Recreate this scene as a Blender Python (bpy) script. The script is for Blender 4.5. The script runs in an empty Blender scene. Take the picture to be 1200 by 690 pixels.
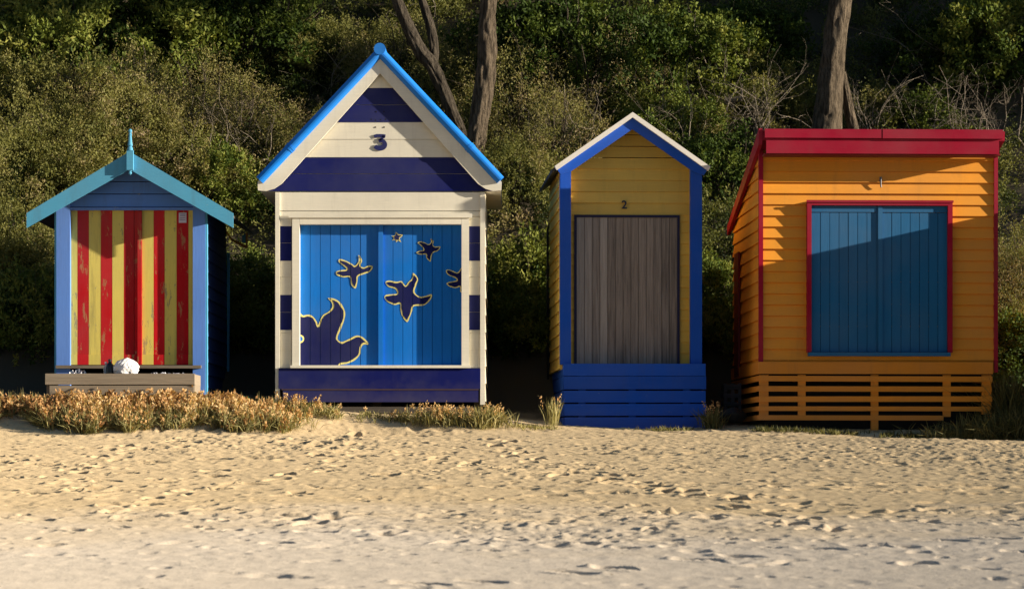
import bpy, bmesh, math, random
import numpy as np
from mathutils import Vector, Matrix
from mathutils.geometry import delaunay_2d_cdt

random.seed(7)
RNG = np.random.default_rng(11)
scene = bpy.context.scene
COL = scene.collection
F = 3400.0            # focal length in photo pixels (photo 1200 px wide)
CX, HZ = 600.0, 540.0 # principal column and horizon row of the photo
def PX(px, y): return (px - CX) * y / F
def PZ(py, y): return (HZ - py) * y / F

# ------------------------------------------------------------------ materials
def new_mat(name):
    m = bpy.data.materials.new(name); m.use_nodes = True
    nt = m.node_tree; nt.nodes.clear()
    return m, nt, nt.nodes, nt.links
def N(nodes, t, **kw):
    n = nodes.new(t)
    for k, v in kw.items():
        if k in n.inputs: n.inputs[k].default_value = v
        else: setattr(n, k, v)
    return n
def math_node(nt, op, a, b=None):
    n = nt.nodes.new('ShaderNodeMath'); n.operation = op
    for i, v in enumerate((a, b)):
        if v is None: continue
        if isinstance(v, (int, float)): n.inputs[i].default_value = v
        else: nt.links.new(v, n.inputs[i])
    return n.outputs[0]
def mix_col(nt, fac, a, b, mode='MIX'):
    n = nt.nodes.new('ShaderNodeMix'); n.data_type = 'RGBA'; n.blend_type = mode
    for i, v in ((0, fac), (6, a), (7, b)):
        if isinstance(v, (int, float)): n.inputs[i].default_value = v
        elif isinstance(v, tuple): n.inputs[i].default_value = (*v[:3], 1)
        else: nt.links.new(v, n.inputs[i])
    return n.outputs[2]
def ramp(nt, fac, stops):
    n = nt.nodes.new('ShaderNodeValToRGB'); cr = n.color_ramp
    while len(cr.elements) < len(stops): cr.elements.new(0.5)
    for e, (p, c) in zip(cr.elements, stops):
        e.position = p; e.color = (*c, 1) if len(c) == 3 else c
    nt.links.new(fac, n.inputs[0])
    return n.outputs[0]
def noise(nt, vec, scale, detail=4, rough=.55, scl=(1, 1, 1), loc=(0, 0, 0)):
    mp = nt.nodes.new('ShaderNodeMapping'); mp.inputs['Scale'].default_value = scl
    mp.inputs['Location'].default_value = loc
    nt.links.new(vec, mp.inputs[0])
    n = nt.nodes.new('ShaderNodeTexNoise'); n.inputs['Scale'].default_value = scale
    n.inputs['Detail'].default_value = detail; n.inputs['Roughness'].default_value = rough
    nt.links.new(mp.outputs[0], n.inputs['Vector'])
    return n.outputs['Fac']

def paint(name, col, rough=.62, grain='h', dirt=.35, chips=0.0, under=(.25, .2, .14), vary=.25, bump=.25, spec=.14):
    """weathered exterior paint on timber; grain runs horizontally or vertically"""
    m, nt, nd, lk = new_mat(name)
    out = N(nd, 'ShaderNodeOutputMaterial'); b = N(nd, 'ShaderNodeBsdfPrincipled', Roughness=rough)
    b.inputs['Specular IOR Level'].default_value = spec
    lk.new(b.outputs[0], out.inputs[0])
    co = N(nd, 'ShaderNodeTexCoord').outputs['Object']
    at = N(nd, 'ShaderNodeAttribute'); at.attribute_name = 'tint'
    g = {'h': (2, 2, 30), 'v': (30, 30, 2)}[grain]
    gr = noise(nt, co, 2.2, 5, .65, g)
    blot = noise(nt, co, 1.3, 4, .6)
    fine = noise(nt, co, 9, 3, .6)
    # value variation: per board, blotches, grain
    v = math_node(nt, 'ADD', math_node(nt, 'MULTIPLY', at.outputs['Fac'], vary), 1 - vary / 2)
    v2 = math_node(nt, 'ADD', math_node(nt, 'MULTIPLY', blot, .30), .85)
    v3 = math_node(nt, 'ADD', math_node(nt, 'MULTIPLY', gr, .24), .88)
    v = math_node(nt, 'MULTIPLY', math_node(nt, 'MULTIPLY', v, v2), v3)
    c = mix_col(nt, 1.0, tuple(col), v, 'MULTIPLY')
    fd = noise(nt, co, .9, 5, .62, (1, 1, 1), (4, 7, 1)); ff = N(nd, 'ShaderNodeMapRange'); ff.inputs[1].default_value = .42; ff.inputs[2].default_value = .72
    lk.new(fd, ff.inputs[0])
    c = mix_col(nt, math_node(nt, 'MULTIPLY', ff.outputs[0], .38), c, tuple(x * .62 + .07 for x in col))
    sz_ = N(nd, 'ShaderNodeSeparateXYZ'); lk.new(co, sz_.inputs[0])
    sp_ = N(nd, 'ShaderNodeMapRange'); sp_.inputs[1].default_value = .10; sp_.inputs[2].default_value = -.16
    lk.new(math_node(nt, 'ADD', sz_.outputs[2], math_node(nt, 'MULTIPLY', fine, -.35)), sp_.inputs[0])
    c = mix_col(nt, math_node(nt, 'MULTIPLY', sp_.outputs[0], .10), c, (.30, .24, .16))
    # grime streaks
    st = noise(nt, co, 1.0, 5, .7, (7, 7, .8), (3, 1, 2))
    sf = N(nd, 'ShaderNodeMapRange'); sf.inputs[1].default_value = .52; sf.inputs[2].default_value = .8
    lk.new(st, sf.inputs[0])
    c = mix_col(nt, math_node(nt, 'MULTIPLY', sf.outputs[0], dirt), c, (.10, .085, .06))
    if chips > 0:
        cn = noise(nt, co, 5, 6, .75, {'h': (1, 1, 2.5), 'v': (3, 3, .8)}[grain], (9, 2, 5))
        cf = N(nd, 'ShaderNodeMapRange'); cf.inputs[1].default_value = .74 - chips * .2; cf.inputs[2].default_value = .77 - chips * .2
        lk.new(cn, cf.inputs[0])
        c = mix_col(nt, cf.outputs[0], c, tuple(under))
    lk.new(c, b.inputs['Base Color'])
    rr = math_node(nt, 'ADD', math_node(nt, 'MULTIPLY', fine, .25), rough - .12)
    lk.new(rr, b.inputs['Roughness'])
    bp = N(nd, 'ShaderNodeBump'); bp.inputs['Strength'].default_value = bump; bp.inputs['Distance'].default_value = .004
    lk.new(math_node(nt, 'ADD', gr, math_node(nt, 'MULTIPLY', fine, .4)), bp.inputs['Height'])
    lk.new(bp.outputs[0], b.inputs['Normal'])
    return m

def old_timber(name, stops, grain='v', bump=.6, stain=True, zdark=None):
    m, nt, nd, lk = new_mat(name)
    out = N(nd, 'ShaderNodeOutputMaterial'); b = N(nd, 'ShaderNodeBsdfPrincipled', Roughness=.85)
    b.inputs['Specular IOR Level'].default_value = .15
    lk.new(b.outputs[0], out.inputs[0])
    co = N(nd, 'ShaderNodeTexCoord').outputs['Object']
    at = N(nd, 'ShaderNodeAttribute'); at.attribute_name = 'tint'
    g = {'h': (1.5, 20, 30), 'v': (30, 20, 1.2)}[grain]
    # shift the grain per board
    cv = N(nd, 'ShaderNodeCombineXYZ'); lk.new(math_node(nt, 'MULTIPLY', at.outputs['Fac'], 17.0), cv.inputs[1])
    ad = N(nd, 'ShaderNodeVectorMath', operation='ADD'); lk.new(co, ad.inputs[0]); lk.new(cv.outputs[0], ad.inputs[1])
    gr = noise(nt, ad.outputs[0], 1.6, 6, .7, g)
    f = math_node(nt, 'ADD', math_node(nt, 'MULTIPLY', gr, .75), math_node(nt, 'MULTIPLY', at.outputs['Fac'], .35))
    c = ramp(nt, math_node(nt, 'SUBTRACT', f, .05), stops)
    if stain:
        st = noise(nt, co, 1.3, 4, .6, (5, 5, .9))
        sf = N(nd, 'ShaderNodeMapRange'); sf.inputs[1].default_value = .5; sf.inputs[2].default_value = .72
        lk.new(st, sf.inputs[0]); f2 = sf.outputs[0]
        if zdark:
            sx = N(nd, 'ShaderNodeSeparateXYZ'); lk.new(co, sx.inputs[0])
            zr = N(nd, 'ShaderNodeMapRange'); zr.inputs[1].default_value = zdark[1]; zr.inputs[2].default_value = zdark[0]
            lk.new(sx.outputs[2], zr.inputs[0])
            f2 = math_node(nt, 'MULTIPLY', math_node(nt, 'ADD', f2, .12), zr.outputs[0])
        c = mix_col(nt, math_node(nt, 'MULTIPLY', f2, .75), c, (.02, .018, .018))
    lk.new(c, b.inputs['Base Color'])
    bp = N(nd, 'ShaderNodeBump'); bp.inputs['Strength'].default_value = bump; bp.inputs['Distance'].default_value = .006
    lk.new(gr, bp.inputs['Height']); lk.new(bp.outputs[0], b.inputs['Normal'])
    return m

def leafmat(name, stops, trans=.3, rough=.5):
    m, nt, nd, lk = new_mat(name)
    out = N(nd, 'ShaderNodeOutputMaterial')
    at = N(nd, 'ShaderNodeAttribute'); at.attribute_name = 'tint'
    oi = N(nd, 'ShaderNodeObjectInfo')
    f = math_node(nt, 'ADD', at.outputs['Fac'], math_node(nt, 'MULTIPLY', math_node(nt, 'SUBTRACT', oi.outputs['Random'], .5), .16))
    c = ramp(nt, f, stops)
    b = N(nd, 'ShaderNodeBsdfPrincipled', Roughness=rough); b.inputs['Specular IOR Level'].default_value = .08
    lk.new(c, b.inputs['Base Color'])
    t = N(nd, 'ShaderNodeBsdfTranslucent')
    lk.new(mix_col(nt, 1.0, c, (1.2, 1.15, .6), 'MULTIPLY'), t.inputs[0])
    mx = N(nd, 'ShaderNodeMixShader'); mx.inputs[0].default_value = trans
    lk.new(b.outputs[0], mx.inputs[1]); lk.new(t.outputs[0], mx.inputs[2]); lk.new(mx.outputs[0], out.inputs[0])
    return m

def plain(name, col, rough=.5, metal=0, spec=.3, trans=0):
    m, nt, nd, lk = new_mat(name)
    out = N(nd, 'ShaderNodeOutputMaterial'); b = N(nd, 'ShaderNodeBsdfPrincipled', Roughness=rough, Metallic=metal)
    b.inputs['Specular IOR Level'].default_value = spec
    b.inputs['Transmission Weight'].default_value = trans
    co = N(nd, 'ShaderNodeTexCoord').outputs['Object']
    n = noise(nt, co, 14, 4)
    v = math_node(nt, 'ADD', math_node(nt, 'MULTIPLY', n, .5), .75)
    lk.new(mix_col(nt, 1.0, tuple(col), v, 'MULTIPLY'), b.inputs['Base Color'])
    lk.new(b.outputs[0], out.inputs[0])
    return m

def bark(name, c0, c1):
    m, nt, nd, lk = new_mat(name)
    out = N(nd, 'ShaderNodeOutputMaterial'); b = N(nd, 'ShaderNodeBsdfPrincipled', Roughness=.9)
    b.inputs['Specular IOR Level'].default_value = .1
    co = N(nd, 'ShaderNodeTexCoord').outputs['Object']
    n = noise(nt, co, 3.0, 7, .75, (9, 9, 1.6)); n2 = noise(nt, co, 1.4, 3)
    c = ramp(nt, n, [(.40, c0), (.60, c1)])
    c = mix_col(nt, math_node(nt, 'MULTIPLY', n2, .5), c, tuple(x * .55 for x in c1))
    lk.new(c, b.inputs['Base Color'])
    bp = N(nd, 'ShaderNodeBump'); bp.inputs['Strength'].default_value = 1; bp.inputs['Distance'].default_value = .09
    lk.new(n, bp.inputs['Height']); lk.new(bp.outputs[0], b.inputs['Normal']); lk.new(b.outputs[0], out.inputs[0])
    return m

M = {}
M['teal'] = paint('teal_paint', (.085, .34, .53), chips=.28, under=(.3, .42, .42))
M['periwinkle'] = paint('periwinkle_paint', (.115, .25, .66), grain='v', chips=.3, under=(.35, .30, .33))
M['gable_blue'] = paint('deep_blue_paint', (.10, .25, .68), chips=.3, under=(.4, .42, .48))
M['red'] = paint('red_paint', (.50, .006, .010), grain='v', chips=.80, under=(.40, .15, .07), dirt=.3)
M['yellow_door'] = paint('yellow_door_paint', (.72, .58, .13), grain='v', chips=.75, under=(.36, .30, .14), dirt=.6)
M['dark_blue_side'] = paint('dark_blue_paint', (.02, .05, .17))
M['cream'] = paint('cream_paint', (.80, .745, .61), dirt=.2, vary=.07, bump=.15)
M['navy'] = paint('navy_paint', (.004, .008, .105), dirt=.10, chips=.05, under=(.20, .15, .10), vary=.18)
M['navy_art'] = paint('navy_mural_paint', (.005, .008, .085), grain='v', dirt=.08, vary=.1, bump=.1)
M['yellow_line'] = plain('yellow_outline_paint', (.85, .74, .24), .5)
M['sky_blue'] = paint('bright_blue_paint', (.006, .165, .60), grain='v', dirt=.08, vary=.14, bump=.12)
M['ridge_blue'] = paint('glossy_blue_paint', (.012, .19, .66), rough=.4, dirt=.06, vary=.06, bump=.08)
M['royal'] = paint('royal_blue_paint', (.010, .085, .50), chips=.26, under=(.25, .28, .35), dirt=.15)
M['royal_v'] = paint('royal_blue_post_paint', (.010, .085, .50), grain='v', chips=.3, under=(.25, .28, .35), dirt=.15)
M['yellow_wall'] = paint('yellow_wall_paint', (.78, .52, .105), dirt=.18, vary=.14)
M['white_metal'] = paint('white_roof_paint', (.74, .70, .64), dirt=.15, vary=.05, bump=.05)
M['roof_grey'] = plain('dark_roof_sheet', (.055, .05, .048), .6)
M['orange'] = paint('orange_paint', (.72, .29, .030), dirt=.2, vary=.13)
M['orange_dull'] = paint('orange_slat_paint', (.62, .23, .022), dirt=.2, vary=.2)
M['crimson'] = paint('crimson_paint', (.27, .001, .021), dirt=.1, vary=.05, bump=.1)
M['dark_red'] = paint('dark_red_paint', (.16, .012, .016), grain='v')
M['petrol'] = paint('petrol_blue_paint', (.010, .105, .25), grain='v', dirt=.1, vary=.14, chips=.04, under=(.05, .2, .3))
M['grey_boards'] = old_timber('weathered_grey_boards', [(.12, (.06, .050, .042)), (.42, (.30, .245, .205)), (.8, (.52, .45, .39))], zdark=(.35, 1.3))
M['step_timber'] = old_timber('bleached_step_timber', [(.2, (.12, .095, .07)), (.55, (.25, .20, .145)), (.85, (.36, .295, .215))], grain='h', bump=.4, stain=False)
M['dark_timber'] = old_timber('dark_timber', [(.2, (.03, .026, .022)), (.6, (.10, .085, .07)), (.9, (.16, .135, .11))], grain='h', stain=False)
M['grey_slat'] = old_timber('grey_slat_timber', [(.2, (.04, .038, .04)), (.6, (.10, .095, .10)), (.9, (.15, .145, .145))], grain='h', stain=False)
M['rust_line'] = plain('worn_brown_edge', (.085, .050, .055), .8)
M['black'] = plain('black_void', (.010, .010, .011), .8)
M['dark_navy_trim'] = plain('dark_navy_trim', (.018, .016, .055), .5)
M['digit_grey'] = plain('slate_digit', (.030, .034, .055), .5)
M['iron'] = plain('grey_iron', (.12, .12, .13), .45, metal=.6)
M['ochre'] = plain('ochre_paint', (.42, .22, .05), .6)
M['bag'] = plain('white_plastic', (.80, .78, .78), .38, spec=.5)
M['bottle_black'] = plain('black_bottle_plastic', (.012, .012, .014), .3, spec=.5)
M['bottle_clear'] = plain('clear_bottle_plastic', (.72, .74, .76), .15, trans=.6)
M['paper'] = plain('newsprint', (.42, .42, .46), .85)
M['paper_dark'] = plain('newsprint_ink', (.06, .06, .10), .85)
M['notice'] = plain('notice_paper', (.62, .56, .66), .7)
M['notice_ink'] = plain('notice_ink', (.20, .20, .34), .7)
M['green_plastic'] = plain('green_plastic', (.015, .32, .09), .4, spec=.5)
M['lump'] = plain('dark_rubber', (.020, .019, .019), .7)
M['pale_green'] = paint('pale_green_paint', (.35, .45, .34))
M['bark'] = bark('grey_brown_bark', (.026, .020, .014), (.20, .155, .108))
M['bark_dark'] = bark('dark_bark', (.018, .015, .012), (.125, .102, .076))
M['twig'] = bark('pale_dead_twig', (.15, .12, .088), (.40, .335, .26))
M['stem'] = bark('shrub_stem', (.05, .04, .03), (.17, .135, .10))
LS = [(0, (.010, .016, .005)), (.2, (.038, .052, .014)), (.45, (.135, .140, .040)), (.7, (.215, .205, .064)), (.88, (.265, .215, .10)), (1, (.29, .22, .14))]
M['leaf'] = leafmat('scrub_leaves', LS)
M['leaf_glossy'] = leafmat('glossy_leaves', [(0, (.010, .018, .005)), (.35, (.042, .070, .013)), (.7, (.135, .165, .030)), (1, (.24, .235, .055))], .22, .6)
M['grass'] = leafmat('dune_grass_blades', [(0, (.09, .09, .035)), (.45, (.24, .215, .09)), (.75, (.38, .33, .14)), (1, (.50, .40, .19))], .3, .6)
M['seed'] = leafmat('rust_seed_heads', [(0, (.22, .115, .05)), (.3, (.46, .25, .105)), (.6, (.60, .39, .18)), (1, (.66, .52, .29))], .3, .7)

# ------------------------------------------------------------------ mesh builder
class MB:
    def __init__(s): s.v = []; s.f = []; s.t = []; s.m = []
    def face(s, idx, tint=.5, mat=0): s.f.append(tuple(idx)); s.t.append(tint); s.m.append(mat)
    def add(s, verts, faces, tint=None, mat=0):
        if tint is None: tint = random.random()
        o = len(s.v); s.v += [tuple(p) for p in verts]
        for fc in faces: s.face([o + i for i in fc], tint, mat)
    def box(s, x0, x1, y0, y1, z0, z1, tint=None, mat=0):
        v = [(x0, y0, z0), (x1, y0, z0), (x1, y1, z0), (x0, y1, z0), (x0, y0, z1), (x1, y0, z1), (x1, y1, z1), (x0, y1, z1)]
        s.add(v, [(0, 3, 2, 1), (4, 5, 6, 7), (0, 1, 5, 4), (1, 2, 6, 5), (2, 3, 7, 6), (3, 0, 4, 7)], tint, mat)
    def prism(s, poly, y0, y1, tint=None, mat=0):
        """poly: (x, z) outline (seen from -y), extruded from y0 to y1"""
        a = sum(poly[i][0] * poly[(i + 1) % len(poly)][1] - poly[(i + 1) % len(poly)][0] * poly[i][1] for i in range(len(poly)))
        if a < 0: poly = poly[::-1]
        n = len(poly)
        v = [(x, y0, z) for x, z in poly] + [(x, y1, z) for x, z in poly]
        fs = [tuple(range(n)), tuple(range(2 * n - 1, n - 1, -1))]
        for i in range(n):
            j = (i + 1) % n; fs.append((i, i + n, j + n, j))
        s.add(v, fs, tint, mat)
    def prism_x(s, poly, x0, x1, tint=None, mat=0):
        """poly: (y, z) outline extruded along x"""
        n = len(poly)
        v = [(x0, y, z) for y, z in poly] + [(x1, y, z) for y, z in poly]
        fs = [tuple(range(n - 1, -1, -1)), tuple(range(n, 2 * n))]
        for i in range(n):
            j = (i + 1) % n; fs.append((i, j, j + n, i + n))
        s.add(v, fs, tint, mat)
    def tube(s, pts, radii, n=8, tint=None, mat=0, cap=True):
        if tint is None: tint = random.random()
        pts = [Vector(p) for p in pts]; o = len(s.v); k = len(pts)
        prev = None
        for i, p in enumerate(pts):
            d = (pts[min(i + 1, k - 1)] - pts[max(i - 1, 0)])
            if d.length < 1e-9: d = Vector((0, 0, 1))
            d.normalize()
            if prev is None:
                a = d.orthogonal().normalized()
            else:
                a = (prev - d * prev.dot(d)); a = a.normalized() if a.length > 1e-6 else d.orthogonal().normalized()
            prev = a; b = d.cross(a); r = radii[i] if hasattr(radii, '__len__') else radii
            for q in range(n):
                t = 2 * math.pi * q / n
                s.v.append(tuple(p + (a * math.cos(t) + b * math.sin(t)) * r))
        for i in range(k - 1):
            for q in range(n):
                q2 = (q + 1) % n
                s.face((o + i * n + q, o + i * n + q2, o + (i + 1) * n + q2, o + (i + 1) * n + q), tint, mat)
        if cap:
            s.face([o + q for q in range(n - 1, -1, -1)], tint, mat)
            s.face([o + (k - 1) * n + q for q in range(n)], tint, mat)
    def lathe(s, base, prof, n=12, tint=.5, mat=0):
        s.tube([(base[0], base[1], base[2] + z) for r, z in prof], [r for r, z in prof], n, tint, mat)

def link(name, me, parent=None, world=None):
    o = bpy.data.objects.new(name, me); COL.objects.link(o)
    if parent is not None: o.parent = parent
    return o
ORIG = {}   # world-space origin every builder subtracts, kept per object
def tag(o, label=None, cat=None, group=None, kind=None):
    for k, v in (('label', label), ('category', cat), ('group', group), ('kind', kind)):
        if v: o[k] = v
    return o
def empty(name, loc, label=None, cat=None, group=None, rz=0):
    o = bpy.data.objects.new(name, None); COL.objects.link(o); o.empty_display_size = .3
    o.location = loc; o.rotation_euler = (0, 0, rz); ORIG[o.name] = Vector(loc)
    return tag(o, label, cat, group)
def build(name, mb, mats, parent=None, origin=None, smooth=False, label=None):
    """mesh object from a builder whose verts are in (unrotated) world space"""
    if not isinstance(mats, (list, tuple)): mats = [mats]
    og = ORIG[parent.name] if parent is not None else Vector(origin if origin is not None else (0, 0, 0))
    me = bpy.data.meshes.new(name)
    me.from_pydata([(x - og.x, y - og.y, z - og.z) for x, y, z in mb.v], [], mb.f)
    for m in mats: me.materials.append(m)
    me.polygons.foreach_set('material_index', mb.m)
    at = me.attributes.new('tint', 'FLOAT', 'FACE'); at.data.foreach_set('value', mb.t)
    if smooth: me.polygons.foreach_set('use_smooth', [True] * len(mb.f))
    me.update()
    o = link(name, me, parent)
    if parent is None: o.location = og
    ORIG[o.name] = og
    if label: o['label'] = label
    return o

def clapboards(mb, origin, u, n, z0, z1, pitch, xl, xr, lip=.024, thin=.004, mat=0, vary=1.0, gap=.009):
    """horizontal lapped boards on the plane through origin; u along the wall, n outward"""
    u = Vector(u); n = Vector(n); o = Vector(origin)
    z = z0
    def p(uu, nn, zz): q = o + u * uu + n * nn; return (q.x, q.y, zz)
    while z < z1 - 1e-4:
        zt = min(z + pitch, z1)
        jit = random.uniform(-.002, .002)
        zz = [(z, lip + jit), (zt + .0, thin + jit)]; zc = z
        if z > z0: z = z + gap
        a, b, c, d = xl(z), xr(z), xr(zt), xl(zt)
        if b - a > .01:
            if c - d < .002: mid = (c + d) / 2; d, c = mid - .001, mid + .001
            v = [p(a, zz[0][1], z), p(b, zz[0][1], z), p(c, zz[1][1], zt), p(d, zz[1][1], zt),
                 p(a, 0, z), p(b, 0, z), p(c, 0, zt), p(d, 0, zt)]
            mb.add(v, [(0, 1, 2, 3), (5, 4, 7, 6), (0, 4, 5, 1), (1, 5, 6, 2), (2, 6, 7, 3), (3, 7, 4, 0)], .5 + (random.random() - .5) * vary, mat)
        z = zt

def vboards(mb, x0, x1, yf, depth, z0, z1, width, gap=.004, mat=0, jit=.003, edges=None, groove=.009):
    """vertical boards with real grooves: narrow backing set 'groove' deep behind each joint"""
    xs = edges or list(np.linspace(x0, x1, max(1, round((x1 - x0) / width)) + 1))
    for i in range(len(xs) - 1):
        d = random.uniform(0, jit)
        a = xs[i] + (gap / 2 if i else 0); b = xs[i + 1] - (gap / 2 if i < len(xs) - 2 else 0)
        mb.box(a, b, yf + d, yf + depth, z0, z1, mat=mat)
    mb.box(xs[0] + .002, xs[-1] - .002, yf + depth + .001, yf + depth + .02, z0 + .002, z1 - .002, tint=.1, mat=mat)
    return xs

def spline(pts, closed=True, k=8):
    n = len(pts); out = []
    rng = range(n if closed else n - 1)
    for i in rng:
        p0, p1, p2, p3 = [np.array(pts[(i + j - 1) % n] if closed else pts[min(max(i + j - 1, 0), n - 1)], float) for j in range(4)]
        for t in np.arange(k) / k:
            out.append(.5 * ((2 * p1) + (-p0 + p2) * t + (2 * p0 - 5 * p1 + 4 * p2 - p3) * t * t + (-p0 + 3 * p1 - 3 * p2 + p3) * t ** 3))
    if not closed: out.append(np.array(pts[-1], float))
    return [tuple(p) for p in out]

# ------------------------------------------------------------------ ground height
def sstep(a, b, t):
    t = np.clip((t - a) / (b - a), 0, 1); return t * t * (3 - 2 * t)
RX = [-60, -6.5, -3.4, -2.6, -1.4, -.6, .35, 1.4, 2.6, 4.3, 6, 60]
RZ = [.36, .36, .36, .28, .20, .17, .08, .055, .03, .03, .06, .1]
def ground(x, y):
    x = np.asarray(x, float); y = np.asarray(y, float)
    z = -1.45 + .0525 * np.minimum(y, 34.3)
    y0_ = 32.7 - 1.35 * sstep(-1.5, -2.9, x) if False else 32.7 - 1.35 * (1 - sstep(-2.9, -1.5, x))
    z = z + np.interp(x, RX, RZ) * sstep(0, 1, (y - y0_) / (34.1 - y0_))
    z = z + sstep(3.0, 5.2, x) * np.exp(-((y - 33.0) / .9) ** 2) * -.09 + np.exp(-((x - 1.5) / 1.1) ** 2) * np.exp(-((y - 33.9) / .6) ** 2) * -.05
    z = z + sstep(34.9, 37.4, y) * (1.32 - (.35 + np.interp(x, RX, RZ)))
    z = z + .70 * (np.sqrt((np.clip(y - 37.2, -50, 13)) ** 2 + .5) + np.clip(y - 37.2, -50, 13)) / 2 - .0
    z = z + np.where(y > 36.5, .25 * np.sin(x * .9 + 1) * sstep(37, 41, y), 0)
    return z
def G(x, y): return float(ground(x, y))

# value noise on a grid of points
def vnoise(x, y, seed):
    r = np.random.default_rng(seed); T = r.random((256, 256))
    xi = np.floor(x).astype(int); yi = np.floor(y).astype(int); fx = x - xi; fy = y - yi
    fx = fx * fx * (3 - 2 * fx); fy = fy * fy * (3 - 2 * fy)
    a = T[yi % 256, xi % 256]; b = T[yi % 256, (xi + 1) % 256]; c = T[(yi + 1) % 256, xi % 256]; d = T[(yi + 1) % 256, (xi + 1) % 256]
    return (a * (1 - fx) + b * fx) * (1 - fy) + (c * (1 - fx) + d * fx) * fy - .5

def make_sand():
    xs = np.concatenate([-np.geomspace(90, 7.6, 26), np.arange(-7.4, 7.4, .015), np.geomspace(7.6, 90, 26)])
    ys = np.concatenate([np.linspace(-20, 12.8, 14), np.arange(13.2, 35.2, .030), np.linspace(35.4, 39, 14), np.linspace(39.6, 52, 22), np.geomspace(54, 320, 14)])
    X, Y = np.meshgrid(xs, ys)
    Z = ground(X, Y)
    H = np.zeros_like(Z)
    # gentle undulation, lumpy trampled surface, small scale roughness
    H += .07 * vnoise(X / 2.1, Y / 1.5, 1) + .022 * vnoise(X / .62, Y / .6, 2)
    H += .012 * vnoise(X / .21 + 3, Y / .22, 3) + .016 * np.maximum(vnoise(X / .11, Y / .14, 4) - .12, 0) * 2
    H += .016 * vnoise(X / .055, Y / .075, 9) + .018 * np.maximum(vnoise(X / .036, Y / .05, 12) - .2, 0) * 2
    amp = .40 + 1.0 * np.clip(vnoise(X / 2.6, Y / 1.7, 5) + .5, 0, 1) ** 1.4
    near = sstep(17.0, 21.0, Y + 2.6 * sstep(-1.5, 3.0, X))                # smoother wind-packed sand close to the water
    H *= amp * (.30 + .62 * near)
    # scuffed footprints
    r = np.random.default_rng(5)
    x0, y0, dx, dy = xs[26], ys[14], .015, .030
    nx, ny = len(np.arange(-7.4, 7.4, .015)), len(np.arange(13.2, 35.2, .030))
    S = np.zeros((ny, nx))
    def stamp(cx, cy, a, b, th, dep):
        R = 2.1 * max(a, b)
        i0, i1 = int(max((cx - R - x0) / dx, 0)), int(min((cx + R - x0) / dx, nx)); j0, j1 = int(max((cy - R - y0) / dy, 0)), int(min((cy + R - y0) / dy, ny))
        if i1 <= i0 or j1 <= j0: return
        gx = x0 + np.arange(i0, i1) * dx - cx; gy = (y0 + np.arange(j0, j1) * dy - cy)[:, None]
        c, s = math.cos(th), math.sin(th); uu = (gx * c + gy * s) / a; vv = (-gx * s + gy * c) / b
        q = uu * uu + vv * vv
        S[j0:j1, i0:i1] += -dep * np.exp(-q * q * 1.1) + dep * .32 * np.exp(-((np.sqrt(q) - 1.3) ** 2) * 11) * (.6 + .4 * np.sin(np.arctan2(vv, uu) * 3 + cx * 40))
    for _ in range(4600):
        cx = r.uniform(-7.2, 7.2); cy = 13 + (33.3 - 13) * r.random() ** .85
        dens = .5 + vnoise(np.array(cx / 1.6), np.array(cy / 1.0), 8)
        if r.random() > .12 + 1.25 * dens ** 1.3: continue
        k = .28 + .72 * float(sstep(16.5, 20, cy + 2.6 * float(sstep(-1.5, 3, cx)))); k *= 1 - .45 * float(sstep(25, 30, cy))
        sz = .34 + .74 * r.random() ** 2.6
        stamp(cx, cy, r.uniform(.07, .14) * sz, r.uniform(.045, .10) * sz, r.normal(.2, 1.1), r.uniform(.018, .066) * k * sz)
    # a few walking trails
    for tr in range(13):
        x, y = r.uniform(-7, 5), r.uniform(17, 32.5); th = r.normal(.05, .35) if tr % 3 else r.normal(1.2, .4); sd = 1
        for st in range(26):
            x += .52 * math.cos(th) * (1 if tr % 2 else -1); y += .52 * math.sin(th); th += r.normal(0, .07); sd = -sd
            if abs(x) > 7.2 or y < 14 or y > 33: break
            stamp(x - sd * .09 * math.sin(th), y + sd * .09 * math.cos(th), .15, .065, th + sd * .1, r.uniform(.035, .06))
    H[14:14 + ny, 26:26 + nx] += S * sstep(34.3, 33.4, Y[14:14 + ny, 26:26 + nx]) if False else S
    H *= np.where(Y > 35.3, .6, 1) * np.where((np.abs(X) > 7.5), .3, 1)
    Z = Z + H
    nyy, nxx = X.shape
    V = np.stack([X, Y, Z], -1).reshape(-1, 3)
    idx = np.arange(nyy * nxx).reshape(nyy, nxx)
    Q = np.stack([idx[:-1, :-1], idx[:-1, 1:], idx[1:, 1:], idx[1:, :-1]], -1).reshape(-1, 4)
    me = raw_mesh('sand', V, Q)
    me.polygons.foreach_set('use_smooth', np.ones(len(Q), bool))
    m, nt, nd, lk = new_mat('beach_sand')
    out = N(nd, 'ShaderNodeOutputMaterial'); b = N(nd, 'ShaderNodeBsdfPrincipled', Roughness=.95); b.inputs['Specular IOR Level'].default_value = .08; b.inputs['Diffuse Roughness'].default_value = 1.0
    co = N(nd, 'ShaderNodeTexCoord').outputs['Object']
    sx = N(nd, 'ShaderNodeSeparateXYZ'); lk.new(co, sx.inputs[0])
    big = noise(nt, co, .55, 4); mid = noise(nt, co, 5, 5, .65); fin = noise(nt, co, 55, 3, .7)
    zone = N(nd, 'ShaderNodeMapRange'); zone.inputs[1].default_value = 17.5; zone.inputs[2].default_value = 21.5
    lk.new(math_node(nt, 'ADD', sx.outputs[1], math_node(nt, 'MULTIPLY', math_node(nt, 'SUBTRACT', big, .5), 6)), zone.inputs[0])
    c = mix_col(nt, zone.outputs[0], (.57, .485, .385), (.55, .415, .245))
    v = math_node(nt, 'ADD', math_node(nt, 'ADD', math_node(nt, 'MULTIPLY', mid, .45), math_node(nt, 'MULTIPLY', fin, .55)), .50)
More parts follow.
